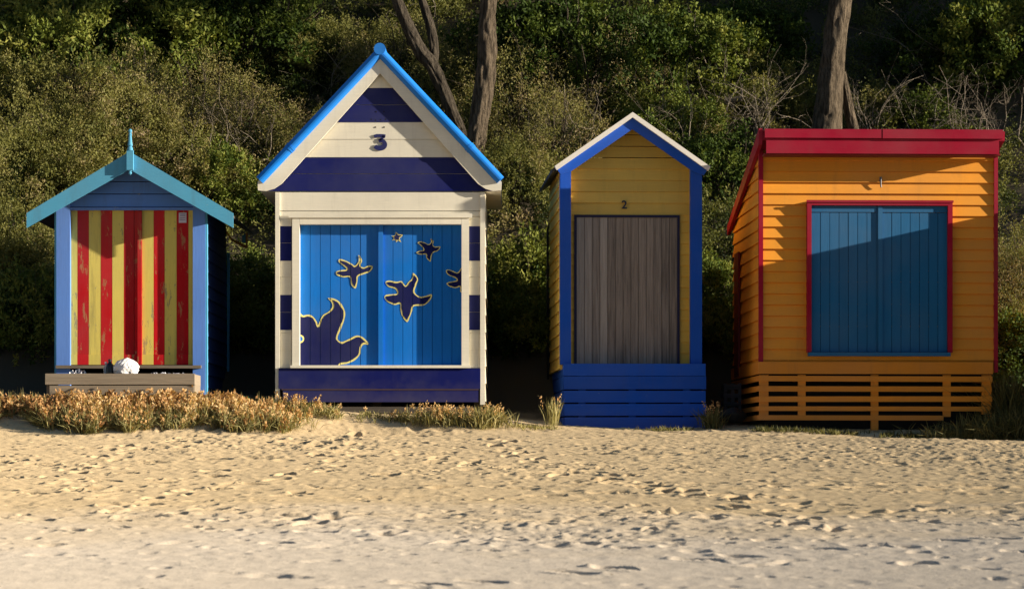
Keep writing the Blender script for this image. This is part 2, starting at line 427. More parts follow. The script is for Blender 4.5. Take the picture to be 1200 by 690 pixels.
    c = mix_col(nt, 1.0, c, v, 'MULTIPLY')
    # dry dark flecks of weed and shell
    fl = noise(nt, co, 16, 2, .5, (1, .6, 1)); ff = N(nd, 'ShaderNodeMapRange'); ff.inputs[1].default_value = .70; ff.inputs[2].default_value = .74
    lk.new(fl, ff.inputs[0]); c = mix_col(nt, math_node(nt, 'MULTIPLY', ff.outputs[0], .6), c, (.10, .075, .05))
    # leaf litter up the bank
    soil = N(nd, 'ShaderNodeMapRange'); soil.inputs[1].default_value = 34.9; soil.inputs[2].default_value = 35.9
    lk.new(math_node(nt, 'ADD', sx.outputs[1], math_node(nt, 'MULTIPLY', mid, .8)), soil.inputs[0])
    c = mix_col(nt, soil.outputs[0], c, (.085, .070, .048))
    lk.new(c, b.inputs['Base Color'])
    bp = N(nd, 'ShaderNodeBump'); bp.inputs['Strength'].default_value = .7; bp.inputs['Distance'].default_value = .012
    lk.new(math_node(nt, 'ADD', mid, math_node(nt, 'MULTIPLY', fin, .5)), bp.inputs['Height'])
    lk.new(bp.outputs[0], b.inputs['Normal']); lk.new(b.outputs[0], out.inputs[0])
    me.materials.append(m)
    o = link('sand', me); tag(o, kind='structure')

def raw_mesh(name, V, Q, tint=None, mats=(), midx=None):
    me = bpy.data.meshes.new(name)
    V = np.ascontiguousarray(V, np.float32); Q = np.ascontiguousarray(Q, np.int32)
    me.vertices.add(len(V)); me.vertices.foreach_set('co', V.ravel())
    k = Q.shape[1]
    me.loops.add(Q.size); me.loops.foreach_set('vertex_index', Q.ravel())
    me.polygons.add(len(Q)); me.polygons.foreach_set('loop_start', np.arange(0, Q.size, k, dtype=np.int32))
    try: me.polygons.foreach_set('loop_total', np.full(len(Q), k, np.int32))
    except Exception: pass
    for m in mats: me.materials.append(m)
    if midx is not None: me.polygons.foreach_set('material_index', np.ascontiguousarray(midx, np.int32))
    me.update(calc_edges=True)
    if tint is not None:
        at = me.attributes.new('tint', 'FLOAT', 'FACE'); at.data.foreach_set('value', np.ascontiguousarray(tint, np.float32))
    return me

make_sand()

# ------------------------------------------------------------------ HUT ONE: striped doors
def hut_striped():
    y = 33.85; X = lambda p, yy=y: PX(p, yy); Z = lambda p, yy=y: PZ(p, yy)
    dep = 2.4; zb = .55
    root = empty('beach_hut', (X(153), y, zb), 'small blue beach hut with red and yellow striped doors and turquoise roof edge', 'beach hut', 'beach huts along the sand')
    zt = Z(246)
    # posts
    for a, b in ((66, 82), (226, 240.5)):
        mb = MB(); mb.box(X(a), X(b), y, y + .10, zb, Z(238 if a < 100 else 238), tint=.5)
        e0, e1 = (X(a) - .022, X(a)) if a < 100 else (X(b), X(b) + .022)
        p = build('post', mb, M['periwinkle'], root)
        mb = MB(); mb.box(e0, e1, y + .006, y + .09, zb - .1, Z(238), tint=.5); build('edge_strip', mb, M['teal'], p)
    # door: two striped leaves behind the posts, raised centre strip
    yd = y + .085
    door = build('door', (lambda mb: (mb.box(X(82), X(226), yd + .03, yd + .06, Z(429), zt, tint=.3), mb)[1])(MB()), M['black'], root)
    cols = [(82, 89.5, 1), (89.5, 103, 0), (103, 117, 1), (117, 130.5, 0), (130.5, 144, 1), (144, 156, 0), (160.5, 165.5, 0), (165.5, 179, 1), (179, 192, 0), (192, 206, 1), (206, 220, 0), (220, 226, 1)]
    for rngx in ((0, 155.9), (160.4, 999)):
        mb = MB()
        for a, b, mi in cols:
            if a < rngx[0] or a > rngx[1]: continue
            if a == 160.5: a = 157.0
            mb.box(X(a), X(b) - .0015, yd + random.uniform(0, .002), yd + .03, Z(427), zt, mat=mi)
        mb2 = mb
        build('door_leaf', mb2, [M['red'], M['yellow_door']], door)
    mb = MB(); mb.box(X(160.5), X(165.2), yd - .030, yd - .001, Z(426), zt - .01); mb.box(X(156.2), X(157.1), yd + .004, yd + .03, Z(426), zt - .01)
    build('centre_strip', mb, M['red'], door)
    mb = MB()                                    # bottom rail, painted in the same stripes
    for a, b, mi in cols:
        if a == 160.5: a = 156
        if 155 < b < 157: b = 156
        mb.box(X(a), X(b), yd - .014, yd - .002, Z(427), Z(415), mat=mi)
    build('bottom_rail', mb, [M['red'], M['yellow_door']], door)
    mb = MB(); mb.box(X(208.6), X(217.6), yd - .006, yd - .001, Z(260.5), Z(248.5), tint=.6)
    nt_ = build('notice', mb, M['notice'], door, label='small pale paper notice pinned high on the right leaf')
    mb = MB()
    for q in (250.2, 252, 254.4, 256.6): mb.box(X(210), X(216.2), yd - .0085, yd - .0065, Z(q + .7), Z(q), tint=.5)
    build('printed_lines', mb, M['notice_ink'], nt_)
    # sill
    mb = MB(); mb.box(X(66), X(236), y - .05, y + .12, Z(431.5), Z(428), tint=.2); build('sill', mb, M['step_timber'], root)
    # lintel + gable boards
    mb = MB(); mb.box(X(82), X(226), y + .012, y + .10, Z(246), Z(243.2), tint=.6); build('lintel', mb, M['periwinkle'], root)
    yb = y - .20                                    # barge boards stand forward
    XB = lambda p: PX(p, yb); ZB = lambda p: PZ(p, yb)
    apex = (XB(152), ZB(178)); L = (XB(31.5), ZB(250)); R = (XB(273.5), ZB(250)); thick = .185
    def gz(x):  # underside of the roof
        return min(apex[1] - thick * .6 + (x - apex[0]) * (apex[1] - L[1]) / (apex[0] - L[0]), apex[1] - thick * .6 - (x - apex[0]) * (apex[1] - R[1]) / (R[0] - apex[0]))
    sl = (apex[1] - L[1]) / (apex[0] - L[0])
    top = apex[1] - thick * .55
    xl = lambda z: max(apex[0] - (top - z) / sl, X(66)) ; xr = lambda z: min(apex[0] + (top - z) / sl, X(240.5))
    mb = MB(); clapboards(mb, (0, y + .05, 0), (1, 0, 0), (0, -1, 0), Z(242.2), top - .01, .145, xl, xr, lip=.02)
    build('gable_panel', mb, M['gable_blue'], root)
    # barge boards: plumb cut at the tips, mitred at the apex
    for P, s in ((L, -1), (R, 1)):
        mb = MB(); mb.prism([apex, P, (P[0], P[1] - thick * .92), (apex[0], apex[1] - thick * 1.12)], yb - .022, yb, tint=.5 + .1 * s)
        build('barge_board', mb, M['teal'], root)
    # roof sheets
    mb = MB(); t = .03
    for P in (L, R):
        q = .03 if P is R else -.03
        mb.prism([(apex[0], apex[1] - .045), (P[0] - q * .5, P[1] - .038), (P[0] - q * .5, P[1] - .010), (apex[0], apex[1] - .012)], yb + .001, y + dep + .25, tint=.4)
    build('roof', mb, M['roof_grey'], root)
    mb = MB()
    for P in ():
        mb.prism([(apex[0], apex[1] + .008), (P[0], P[1] + .008), (P[0], P[1] + .02), (apex[0], apex[1] + .022)], yb - .034, yb - .0225, tint=.5)
    # finial with turned spindle
    mb = MB(); fx = XB(153.2)
    z0 = ZB(200)
    mb.box(fx - .038, fx + .038, yb - .075, yb - .024, z0, ZB(177), tint=.6)
    mb.lathe((fx, yb - .05, ZB(177)), [(.034, 0), (.030, .03), (.020, .045), (.030, .06), (.024, .09), (.016, .17), (.020, .185), (.013, .20), (.022, .222), (.020, .238), (.004, .25)])
    mb.lathe((fx, yb - .05, ZB(205)), [(.004, -.005), (.018, .008), (.020, .02), (.012, .032), (.024, .048)])
    build('finial', mb, M['teal'], root)
    # side walls, back wall
    def wedge_wall(xs, s, name, mat):
        mb = MB(); zt_ = gz(xs) - .02
        clapboards(mb, (xs, y + .1 if s > 0 else y + dep, 0), (0, 1 if s > 0 else -1, 0), (s, 0, 0), zb, zt_, .15, lambda z: 0, lambda z: dep - .1, lip=.018)
        mb.box(min(xs, xs - s * .04), max(xs, xs - s * .04) - (.002 if s > 0 else -.0), y + .1, y + dep, zb, zt_, tint=.4)
        build(name, mb, mat, root)
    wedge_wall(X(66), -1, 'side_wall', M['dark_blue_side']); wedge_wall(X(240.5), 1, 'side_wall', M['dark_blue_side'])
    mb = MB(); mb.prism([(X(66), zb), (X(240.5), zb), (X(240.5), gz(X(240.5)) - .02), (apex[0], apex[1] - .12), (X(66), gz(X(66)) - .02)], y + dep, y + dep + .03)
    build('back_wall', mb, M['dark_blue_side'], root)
    mb = MB(); mb.box(X(240.5) + .022, X(240.5) + .05, y + dep - .05, y + dep + .04, zb, 2.6, tint=.6); build('rear_corner_trim', mb, M['teal'], root)
    # rear bracket that sticks out past the eave
    yr = y + dep - .2; xb = lambda p: PX(p, yr); zb_ = lambda p: PZ(p, yr)
    mb = MB(); mb.prism([(X(240.5) + .03, zb_(270)), (xb(272), zb_(279.5)), (xb(288), zb_(287)), (xb(290.5), zb_(287)), (xb(290.5), zb_(290.5)), (xb(286), zb_(290.5)), (xb(271), zb_(282)), (X(240.5) + .03, zb_(273))], yr - .03, yr, tint=.5)
    mb.box(xb(288.2), xb(290.4), yr - .028, yr - .002, zb_(286.9), zb_(273)); br = build('bracket', mb, M['ochre'], root)
    mb = MB(); mb.box(xb(284), xb(288), yr - .05, yr + .02, zb_(284.6), zb_(275.5), tint=.6); build('bracket_block', mb, M['teal'], br)
    # stumps
    mb = MB()
    for px_ in (70, 153, 236):
        for yy in (y + .05, y + dep - .15): mb.box(X(px_) - .05, X(px_) + .05, yy, yy + .1, zb - .35, zb - .001)
    mb.box(X(66), X(240.5), y + .02, y + dep, zb - .14, zb - .003, tint=.2)
    build('floor_frame', mb, M['dark_timber'], root)
    return root
hut_striped()

# timber step in front of the striped hut and the litter on it
def step_and_litter():
    yf = 33.12; X = lambda p: PX(p, yf); Z = lambda p: PZ(p, yf)
    yb = 33.78; ztop = Z(437)
    r = empty('timber_step', ((X(53) + X(228)) / 2, yf, .40), 'bleached grey timber step box below the striped doors', 'step')
    mb = MB(); mb.box(X(53), X(228), yf, yf + .045, Z(450.4), ztop - .005); mb.box(X(58), X(227), yf + .008, yf + .045, Z(468), Z(451.6)); build('front_board', mb, M['step_timber'], r)
    for x in (X(228) - .04, X(54)):
        mb = MB(); mb.box(x, x + .038, yf + .047, yb, Z(450.6), ztop - .012, tint=.75); mb.box(x - .003, x + .036, yf + .047, yb, Z(468), Z(450.4), tint=.6); build('side_board', mb, M['step_timber'], r)
    mb = MB()
    for i in range(4):
        a = yf + .05 + i * .155
        mb.box(X(55), X(227), a, a + .148, ztop - .075, ztop - .045)
    build('tread', mb, M['step_timber'], r)
    zt = ztop - .045
    # crumpled white bag: displaced ball
    def blob(name, c, rad, mat, label, cat, seed, amp=.22, scale=3.0, n=28):
        me = bpy.data.meshes.new(name); bm = bmesh.new(); bmesh.ops.create_icosphere(bm, subdivisions=4, radius=1)
        rr = np.random.default_rng(seed); dirs = rr.normal(size=(n, 3)); dirs /= np.linalg.norm(dirs, axis=1)[:, None]; am = rr.uniform(-1, 1, n)
        for v in bm.verts:
            d = np.array(v.co); k = 1 + amp * sum(a * abs(math.sin(3.1 * float(d @ q) * scale / 2 + a * 5)) for q, a in zip(dirs, am)) / math.sqrt(n)
            k += .05 * abs(math.sin(d[0] * 9 + 4 * math.sin(d[2] * 5 + seed))) + .05 * abs(math.sin(d[2] * 11 + 5 * d[1] + 3 * math.sin(d[0] * 6))) - .05
            v.co = Vector((d[0] * rad[0] * k, d[1] * rad[1] * k, max(d[2] * rad[2] * k, -rad[2] * .8)))
        bm.to_mesh(me); bm.free(); me.materials.append(mat)
        o = link(name, me); o.location = (c[0], c[1], c[2] + rad[2] * .8); tag(o, label, cat); return o
    ym = 33.32
    Xm = lambda p: PX(p, ym)
    blob('plastic_bag', (Xm(148), ym, zt), (.15, .13, .125), M['bag'], 'white stuffed plastic bag lying on the timber step', 'bag', 3, amp=.26, scale=2.6)
    b = empty('bottle', (Xm(128.8), ym, zt), 'black bottle standing on the step beside the white bag', 'bottle')
    mb = MB(); mb.lathe((Xm(128.8), ym, zt), [(.040, 0), (.042, .02), (.042, .13), (.034, .155), (.019, .17), (.018, .185)], 14); build('bottle_body', mb, M['bottle_black'], b, smooth=True)
    mb = MB(); mb.lathe((Xm(128.8), ym, zt + .186), [(.021, 0), (.021, .022), (.018, .026)], 12); build('cap', mb, M['bottle_black'], b)
    b = empty('bottle', (Xm(123.8), ym + .02, zt), 'slim clear bottle standing left of the black bottle', 'bottle')
    mb = MB(); mb.lathe((Xm(123.8), ym + .02, zt), [(.026, 0), (.028, .015), (.028, .10), (.022, .125), (.011, .145), (.011, .16)], 12); build('bottle_body', mb, M['bottle_clear'], b, smooth=True)
    mb = MB(); mb.lathe((Xm(123.8), ym + .02, zt + .161), [(.014, 0), (.014, .018), (.012, .02)], 12); build('cap', mb, M['bag'], b)
    # crumpled wrapper
    def crumple(name, x0, x1, y0, y1, z, h, seed, mats, label, cat, nx=16, ny=8):
        rr = np.random.default_rng(seed); mb = MB(); o = []
        for j in range(ny):
            for i in range(nx):
                u = i / (nx - 1); v = j / (ny - 1); e = min(1, 6 * u, 6 * (1 - u), 4 * v, 4 * (1 - v))
                mb.v.append((x0 + (x1 - x0) * u + rr.normal(0, .006), y0 + (y1 - y0) * v + rr.normal(0, .006), z + .006 + h * (.25 + .75 * e) * rr.random()))
        for j in range(ny - 1):
            for i in range(nx - 1):
                mb.face((j * nx + i, j * nx + i + 1, (j + 1) * nx + i + 1, (j + 1) * nx + i), rr.random(), int(rr.random() < .33))
        ob = build(name, mb, mats, None, ((x0 + x1) / 2, (y0 + y1) / 2, z)); tag(ob, label, cat)
    crumple('crumpled_wrapper', Xm(79), Xm(101), ym - .05, ym + .12, zt, .095, 4, [M['bag'], M['paper_dark']], 'crumpled white and dark wrapper at the left end of the step', 'wrapper')
    crumple('newspaper', Xm(169), Xm(224), ym - .08, ym + .16, zt, .062, 8, [M['paper'], M['paper_dark']], 'untidy flattened newspaper spread over the right half of the step', 'newspaper', 26, 9)
    # green plastic caught in the grass between the huts
    yg = 33.55; x0, x1 = PX(266, yg), PX(297, yg)
    crumple('plastic_sheet', x0, x1, yg - .1, yg + .15, G(-3.1, yg) - .01, .13, 12, [M['green_plastic'], M['green_plastic']], 'crumpled bright green plastic sheet in the gap beside the striped hut', 'plastic sheet', 14, 7)
step_and_litter()

# ------------------------------------------------------------------ HUT TWO: starfish mural
def hut_starfish():
    y = 33.92; X = lambda p, yy=y: PX(p, yy); Z = lambda p, yy=y: PZ(p, yy)
    dep = 2.4; zb = Z(472)
    root = empty('beach_hut', (X(445), y, zb), 'tall cream and navy banded beach hut with starfish painted on bright blue doors', 'beach hut', 'beach huts along the sand')
    # front wall strips beside the door, banded cream / navy
    zs = [(431, 386.5, 0), (386.5, 345.5, 1), (345.5, 305.5, 0), (305.5, 265, 1), (265, 254, 0)]
    mb = MB()
    for a, b in ((328.2, 341.6), (549.4, 562.6)):
        for p0, p1, mi in zs:
            clapboards(mb, (0, y + .02, 0), (1, 0, 0), (0, -1, 0), Z(p0), Z(p1), .205, lambda z: X(a), lambda z: X(b), lip=.014, thin=.009, mat=mi, vary=.6, gap=.005)
        mb.box(X(a), X(b), y + .021, y + .06, Z(431), Z(254), tint=.5)
    mb.box(X(328.2), X(562.6), y + .004, y + .06, Z(253.5), Z(247.6), tint=.55)
    mb.box(X(328.2), X(562.6), y - .003, y + .06, Z(247), Z(225.4), tint=.5)
    build('front_wall', mb, [M['cream'], M['navy']], root)
    for a, b, pb in ((322.8, 328, 470), (562.8, 568.4, 474)):
        mb = MB(); mb.box(X(a), X(b), y - .022, y + .06, Z(pb), Z(225.4), tint=.6); build('corner_trim', mb, M['cream'], root)
    # door frame
    fr = MB(); yo = y - .03; yi = y + .075
    fr.box(X(342.6), X(351.2), yo, yi + .04, Z(431), Z(253.6), tint=.55); fr.box(X(541), X(549.6), yo, yi + .04, Z(431), Z(253.6), tint=.55)
    fr.box(X(351.4), X(540.8), yo, yi + .04, Z(263), Z(253.8), tint=.6); fr.box(X(340.6), X(551.6), yo - .03, yi + .03, Z(431.2), Z(428), tint=.6)
    fr.box(X(338.5), X(553.5), yo - .015, yo - .001, Z(255.5), Z(250.5), tint=.6)
    # leaves
    door = build('door', fr, M['cream'], root)
    ed = list(np.linspace(X(351.2), X(434), 8)); mb = MB(); vboards(mb, 0, 0, yi, .03, Z(428), Z(263), 0, .005, edges=ed)
    mb.box(X(434), X(443), yi + .004, yi + .03, Z(428), Z(263), tint=.3)
    lf = build('door_leaf', mb, M['sky_blue'], door)
    ed2 = list(np.linspace(X(448.8), X(541), 9)); mb = MB(); vboards(mb, 0, 0, yi, .03, Z(428), Z(263), 0, .005, edges=ed2)
    rf = build('door_leaf', mb, M['sky_blue'], door)
    mb = MB(); mb.box(X(443.2), X(448.6), yi - .028, yi + .03, Z(428), Z(263), tint=.7); build('centre_strip', mb, M['sky_blue'], door)
    # painted starfish: yellow silhouette with a navy one inset, cut at the board grooves
    def zc(p): return (340 + p[0] / 3.832, 255 + p[1] / 3.832)
    def decal(pts, leaf, line=.017, clip=None, smooth=True, k=6, extra=None):
        pts = [zc(p) for p in pts]; pl = spline(pts, True, k) if smooth else pts
        P = np.array([(X(a), Z(b)) for a, b in pl])
        area = np.sum(P[:, 0] * np.roll(P[:, 1], -1) - np.roll(P[:, 0], -1) * P[:, 1])
        if area < 0: P = P[::-1]
        e = np.roll(P, -1, 0) - P; n = np.stack([-e[:, 1], e[:, 0]], 1); n /= np.linalg.norm(n, axis=1)[:, None] + 1e-9
        nn = n + np.roll(n, 1, 0); nn /= np.linalg.norm(nn, axis=1)[:, None] + 1e-9
        cosv = np.clip(np.sum(nn * n, 1), .55, 1)
        wob = .88 + .22 * np.sin(np.arange(len(P)) * .55 + len(P)) * np.cos(np.arange(len(P)) * .23) + .05 * np.random.default_rng(len(P)).normal(size=len(P))
        In = P + nn * (line * np.clip(wob, .45, 1.5) / cosv)[:, None]
        def sheet(poly, off, mname, name, par):
            bm = bmesh.new(); n_ = len(poly)
            r_ = delaunay_2d_cdt([Vector((float(p[0]), float(p[1]))) for p in poly], [(i, (i + 1) % n_) for i in range(n_)], [], 1, 1e-6)
            vs = [bm.verts.new((p[0], yi - off, p[1])) for p in r_[0]]
            for fc in r_[2]: bm.faces.new([vs[i] for i in fc])
            xs_cut = ed if leaf is lf else ed2
            for xc in xs_cut[1:-1]:
                for d in (-.0028, .0028):
                    bmesh.ops.bisect_plane(bm, geom=bm.verts[:] + bm.edges[:] + bm.faces[:], plane_co=(xc + d, 0, 0), plane_no=(1, 0, 0))
            bmesh.ops.delete(bm, geom=[f for f in bm.faces if any(abs(f.calc_center_median().x - xc) < .0027 for xc in xs_cut[1:-1])], context='FACES')
            x0, x1 = (xs_cut[0] + .001, X(443.1)) if leaf is lf else (X(448.8), xs_cut[-1] - .001)
            for xc, s in ((x0, -1), (x1, 1)):
                bmesh.ops.bisect_plane(bm, geom=bm.verts[:] + bm.edges[:] + bm.faces[:], plane_co=(xc, 0, 0), plane_no=(s, 0, 0), clear_outer=True)
            bmesh.ops.bisect_plane(bm, geom=bm.verts[:] + bm.edges[:] + bm.faces[:], plane_co=(0, 0, Z(428) + .002), plane_no=(0, 0, -1), clear_outer=True)
            bm.normal_update()
            for f in bm.faces:
                if f.normal.y > 0: f.normal_flip()
            mb = MB(); bm.verts.index_update()
            mb.v = [tuple(v.co) for v in bm.verts]
            for f in bm.faces: mb.face([v.index for v in f.verts], .5)
            bm.free()
            return build(name, mb, M[mname], par)
        o = sheet(P, .0025, 'yellow_line', 'painted_starfish', leaf)
        sheet(In, .005, 'navy_art', 'star_body', door)
        return o
    decal([(306, 166), (322, 190), (314, 214), (330, 222), (352, 213), (370, 218), (358, 240), (330, 252), (305, 262), (300, 290), (292, 316), (274, 300), (266, 266), (238, 266), (208, 256), (207, 240), (228, 234), (252, 230), (238, 214), (216, 196), (222, 184), (250, 192), (276, 206), (290, 214), (306, 194)], lf)
    decal([(552, 247), (573, 272), (566, 300), (558, 330), (574, 350), (600, 352), (634, 342), (630, 366), (600, 392), (556, 396), (546, 420), (536, 446), (524, 467), (502, 440), (494, 410), (492, 386), (468, 390), (436, 376), (422, 358), (430, 345), (462, 342), (480, 338), (470, 318), (440, 308), (427, 290), (440, 281), (478, 286), (500, 284), (517, 304), (530, 288), (546, 272)], rf)
    decal([(474, 63), (484, 72), (494, 74), (505, 76), (497, 86), (491, 92), (497, 108), (484, 101), (476, 108), (472, 98), (457, 100), (464, 90), (455, 80), (469, 78)], rf, line=.010)
    decal([(630, 93), (644, 104), (640, 120), (650, 128), (674, 128), (664, 146), (642, 156), (634, 172), (629, 195), (612, 180), (608, 164), (584, 164), (566, 156), (578, 148), (598, 142), (588, 126), (572, 112), (584, 105), (604, 110), (620, 118), (632, 108)], rf, line=.011)
    decal([(702, 232), (722, 234), (748, 244), (760, 236), (774, 218), (800, 230), (800, 300), (780, 330), (764, 332), (762, 310), (742, 314), (716, 308), (702, 296), (710, 288), (734, 284), (748, 278), (738, 268), (710, 256), (700, 244)], rf, line=.013)
    decal([(30, 446), (58, 438), (85, 434), (104, 446), (118, 466), (123, 482), (132, 462), (146, 436), (172, 420), (188, 398), (184, 378), (168, 360), (196, 362), (222, 378), (238, 402), (246, 430), (240, 462), (226, 500), (213, 530), (214, 548), (232, 556), (262, 544), (296, 528), (326, 536), (352, 566), (330, 568), (318, 582), (312, 612), (290, 638), (256, 654), (222, 661), (196, 690), (20, 690)], lf, line=.022, k=5)
    # eye ring of the big starfish
    mb = MB(); c = (X(351.2), Z(255 + 543 / 3.832)); r0, r1 = .030, .047
    n = 20
    for q in range(n):
        t0 = -math.pi / 2 + math.pi * q / n; t1 = -math.pi / 2 + math.pi * (q + 1) / n
        mb.add([(c[0] + .001 + r * math.cos(t), yi - .0075, c[1] + r * math.sin(t)) for r, t in ((r0, t0), (r1, t0), (r1, t1), (r0, t1))], [(0, 1, 2, 3)], .5)
        mb.add([(c[0] + .001, yi - .0075, c[1]), (c[0] + .001 + (r0 - .0005) * math.cos(t0), yi - .0075, c[1] + (r0 - .0005) * math.sin(t0)), (c[0] + .001 + (r0 - .0005) * math.cos(t1), yi - .0075, c[1] + (r0 - .0005) * math.sin(t1))], [(0, 1, 2)], .5, 1)
    build('painted_eye', mb, [M['yellow_line'], M['sky_blue']], lf)
    # navy base and step
    mb = MB(); mb.box(X(326.6), X(563), y - .03, y + .05, Z(455.6), Z(431.6), tint=.5); build('base_board', mb, M['navy'], root)
    mb = MB(); mb.box(X(332), X(560.5), y - .055, y + .04, Z(471), Z(457.2), tint=.7); sb = build('step_board', mb, M['navy'], root)
    mb = MB(); mb.box(X(330.5), X(561), y - .062, y - .02, Z(457), Z(455.8), tint=.5); build('worn_edge', mb, M['rust_line'], sb)
    mb = MB(); mb.box(X(352), X(556), y - .02, y + .08, Z(484), Z(476.5)); mb.box(X(326), X(566), y + .09, y + dep, Z(470), Z(457), tint=.2); build('bearer', mb, M['dark_timber'], root)
    # gable
    yg = y - .012
    XG = lambda p: PX(p, yg); ZG = lambda p: PZ(p, yg)
    apx, apz = XG(445.5), ZG(76); sl = (ZG(76) - ZG(216)) / (XG(445.5) - XG(316))
    xl = lambda z: apx - (apz - z) / sl; xr = lambda z: apx + (apz - z) / sl
    mb = MB()
    for p0, p1, mi, pt in ((224, 184.3, 1, .2), (184.3, 143.3, 0, .205), (143.3, 103.2, 1, .2), (103.2, 80, 0, .2)):
        clapboards(mb, (0, yg + .02, 0), (1, 0, 0), (0, -1, 0), ZG(p0), ZG(p1), pt, xl, xr, lip=.014, thin=.009, mat=mi, vary=.5, gap=.005)
    mb.prism([(xl(ZG(224)), ZG(224)), (xr(ZG(224)), ZG(224)), (apx, apz)], yg + .021, yg + .05, tint=.5)
    gp = build('gable_panel', mb, [M['cream'], M['navy']], root)
    # screw holes and vent slots
    for px_, py_ in ((439.9, 149.2), (450.1, 149.2), (441, 131), (450, 131), (435, 140), (440, 141), (446, 140.5), (452, 140)):
        mb = MB(); mb.tube([(XG(px_), yg + .0085, ZG(py_)), (XG(px_), yg + .0045, ZG(py_))], .009, 8); build('fixing_hole', mb, M['black'], gp)
    # the house number 3
    mb = MB(); yn = yg - .004
    cx, cz, h = XG(444.6), ZG(166.3), .168
    path = [(-.42, .27), (-.30, .46), (.40, .46), (-.02, .10), (.20, .06), (.38, -.10), (.36, -.30), (.14, -.46), (-.12, -.46), (-.34, -.34), (-.30, -.26)]
    pth = spline([(-.36, .34), (-.20, .42), (.10, .42), (.36, .41)], False, 3)[:-1] + [(.36, .41)] + spline([(.33, .38), (.02, .09), (.22, .08), (.37, -.10), (.34, -.30), (.14, -.43), (-.12, -.43), (-.32, -.30)], False, 5)
    wd = []
    for i, q in enumerate(pth):
        t = i / (len(pth) - 1)
        wd.append(.11 if q[1] > .33 else (.075 if q[1] > .09 and q[0] < .35 else .13 + .05 * math.sin(math.pi * max(0, t - .5) * 2)))
    pts = np.array(pth) * h; tg = np.gradient(pts, axis=0); tg /= np.linalg.norm(tg, axis=1)[:, None] + 1e-9; nrm = np.stack([-tg[:, 1], tg[:, 0]], 1)
    vs = []
    for p, nn, w in zip(pts, nrm, wd):
        for s, yy in ((1, yn), (-1, yn), (1, yn + .008), (-1, yn + .008)):
            vs.append((cx + p[0] + s * nn[0] * w * h, yy, cz + p[1] + s * nn[1] * w * h))
    fs = []
    for i in range(len(pts) - 1):
        a, b = 4 * i, 4 * i + 4
        fs += [(a, a + 1, b + 1, b), (a + 2, b + 2, b + 3, a + 3), (a, b, b + 2, a + 2), (a + 1, a + 3, b + 3, b + 1)]
    e = 4 * (len(pts) - 1); fs += [(0, 2, 3, 1), (e, e + 1, e + 3, e + 2)]
    mb.add(vs, fs, .7)
    for dz in (-.03, .04): mb.box(cx + .02, cx + .03, yn + .0082, yn + .014, cz + dz, cz + dz + .01, tint=.5)
    build('house_number', mb, M['navy'], root, label='navy numeral 3 standing off the gable')
    # barge boards with a flared foot, blue roll on top
    yb = yg - .036
    XB = lambda p: PX(p, yb); ZB = lambda p: PZ(p, yb)
    Lp = [(445.5, 62), (302, 213.5), (302.5, 223.4), (312, 224.2), (321, 221.5), (330, 215.5), (445.5, 86.5)]
    for mir in (0, 1):
        pl = [((891 - a) if mir else a, b) for a, b in Lp]
        if mir: pl = [(a - 1.0 if a > 560 else a, b) for a, b in pl]
        mb = MB(); mb.prism([(XB(a), ZB(b)) for a, b in pl], yb - .02, yb + .012, tint=.5)
        bb = build('barge_board', mb, M['cream'], root)
    rolls = []
    for mir in (0, 1):
        A = (445.5, 61.5); B = (304.5, 211.5)
        mx = (lambda a: 891 - a) if mir else (lambda a: a)
        mb = MB(); yr = yb - .01
        p0 = Vector((XB(mx(A[0])), yr, ZB(A[1]))); p1 = Vector((XB(mx(B[0])), yr, ZB(B[1])))
        mb.tube([p0, p1], .056, 16, .5)
        for t in (.74, .755):
            c = p0.lerp(p1, t); d = (p1 - p0).normalized(); mb.tube([c - d * .012, c + d * .012], .062, 16, .7)
        build('barge_roll', mb, M['ridge_blue'], root, smooth=False)
    mb = MB(); mb.tube([(XB(445.3), yb - .075, ZB(58.5)), (XB(445.3), y + dep + .15, ZB(58.5))], .069, 18, .5); build('ridge_cap', mb, M['ridge_blue'], root)
    # roof slabs and boxed eaves
    mb = MB()
    for mir in (0, 1):
        mx = (lambda a: 891 - a) if mir else (lambda a: a)
        mb.prism([(XB(mx(445.5)), ZB(63)), (XB(mx(303.5)), ZB(214.5)), (XB(mx(303.5)), ZB(217.5)), (XB(mx(445.5)), ZB(68))], yb + .014, y + dep + .15, tint=.5)
    build('roof', mb, M['ridge_blue'], root)
    for a, b in ((304, 322), (569, 587)):
        mb = MB(); mb.box(XB(a), XB(b), y + .03, y + dep + .12, ZB(223), ZB(218.2), tint=.4); build('eave_soffit', mb, M['cream'], root)
    # sides and back
    for xs, s in ((X(323), -1), (X(568.2), 1)):
        mb = MB(); clapboards(mb, (xs, y + .06 if s > 0 else y + dep, 0), (0, s, 0), (s, 0, 0), Z(470), Z(226), .2, lambda z: 0, lambda z: dep - .06, lip=.014)
        mb.box(min(xs, xs - s * .05), max(xs, xs - s * .05), y + .061, y + dep, Z(470), Z(226), tint=.4); build('side_wall', mb, M['navy'] if s < 0 else M['cream'], root)
    mb = MB(); mb.prism([(X(323), Z(470)), (X(568), Z(470)), (X(568), Z(226)), (X(445.5), Z(80)), (X(323), Z(226))], y + dep + .001, y + dep + .04); build('back_wall', mb, M['cream'], root)
    for px_ in (330, 440, 560):
        for yy in (y + .3, y + dep - .2):
            mb = MB(); mb.box(X(px_) - .05, X(px_) + .05, yy, yy + .1, .2, Z(470) - .002); build('stump', mb, M['dark_timber'], root)
hut_starfish()

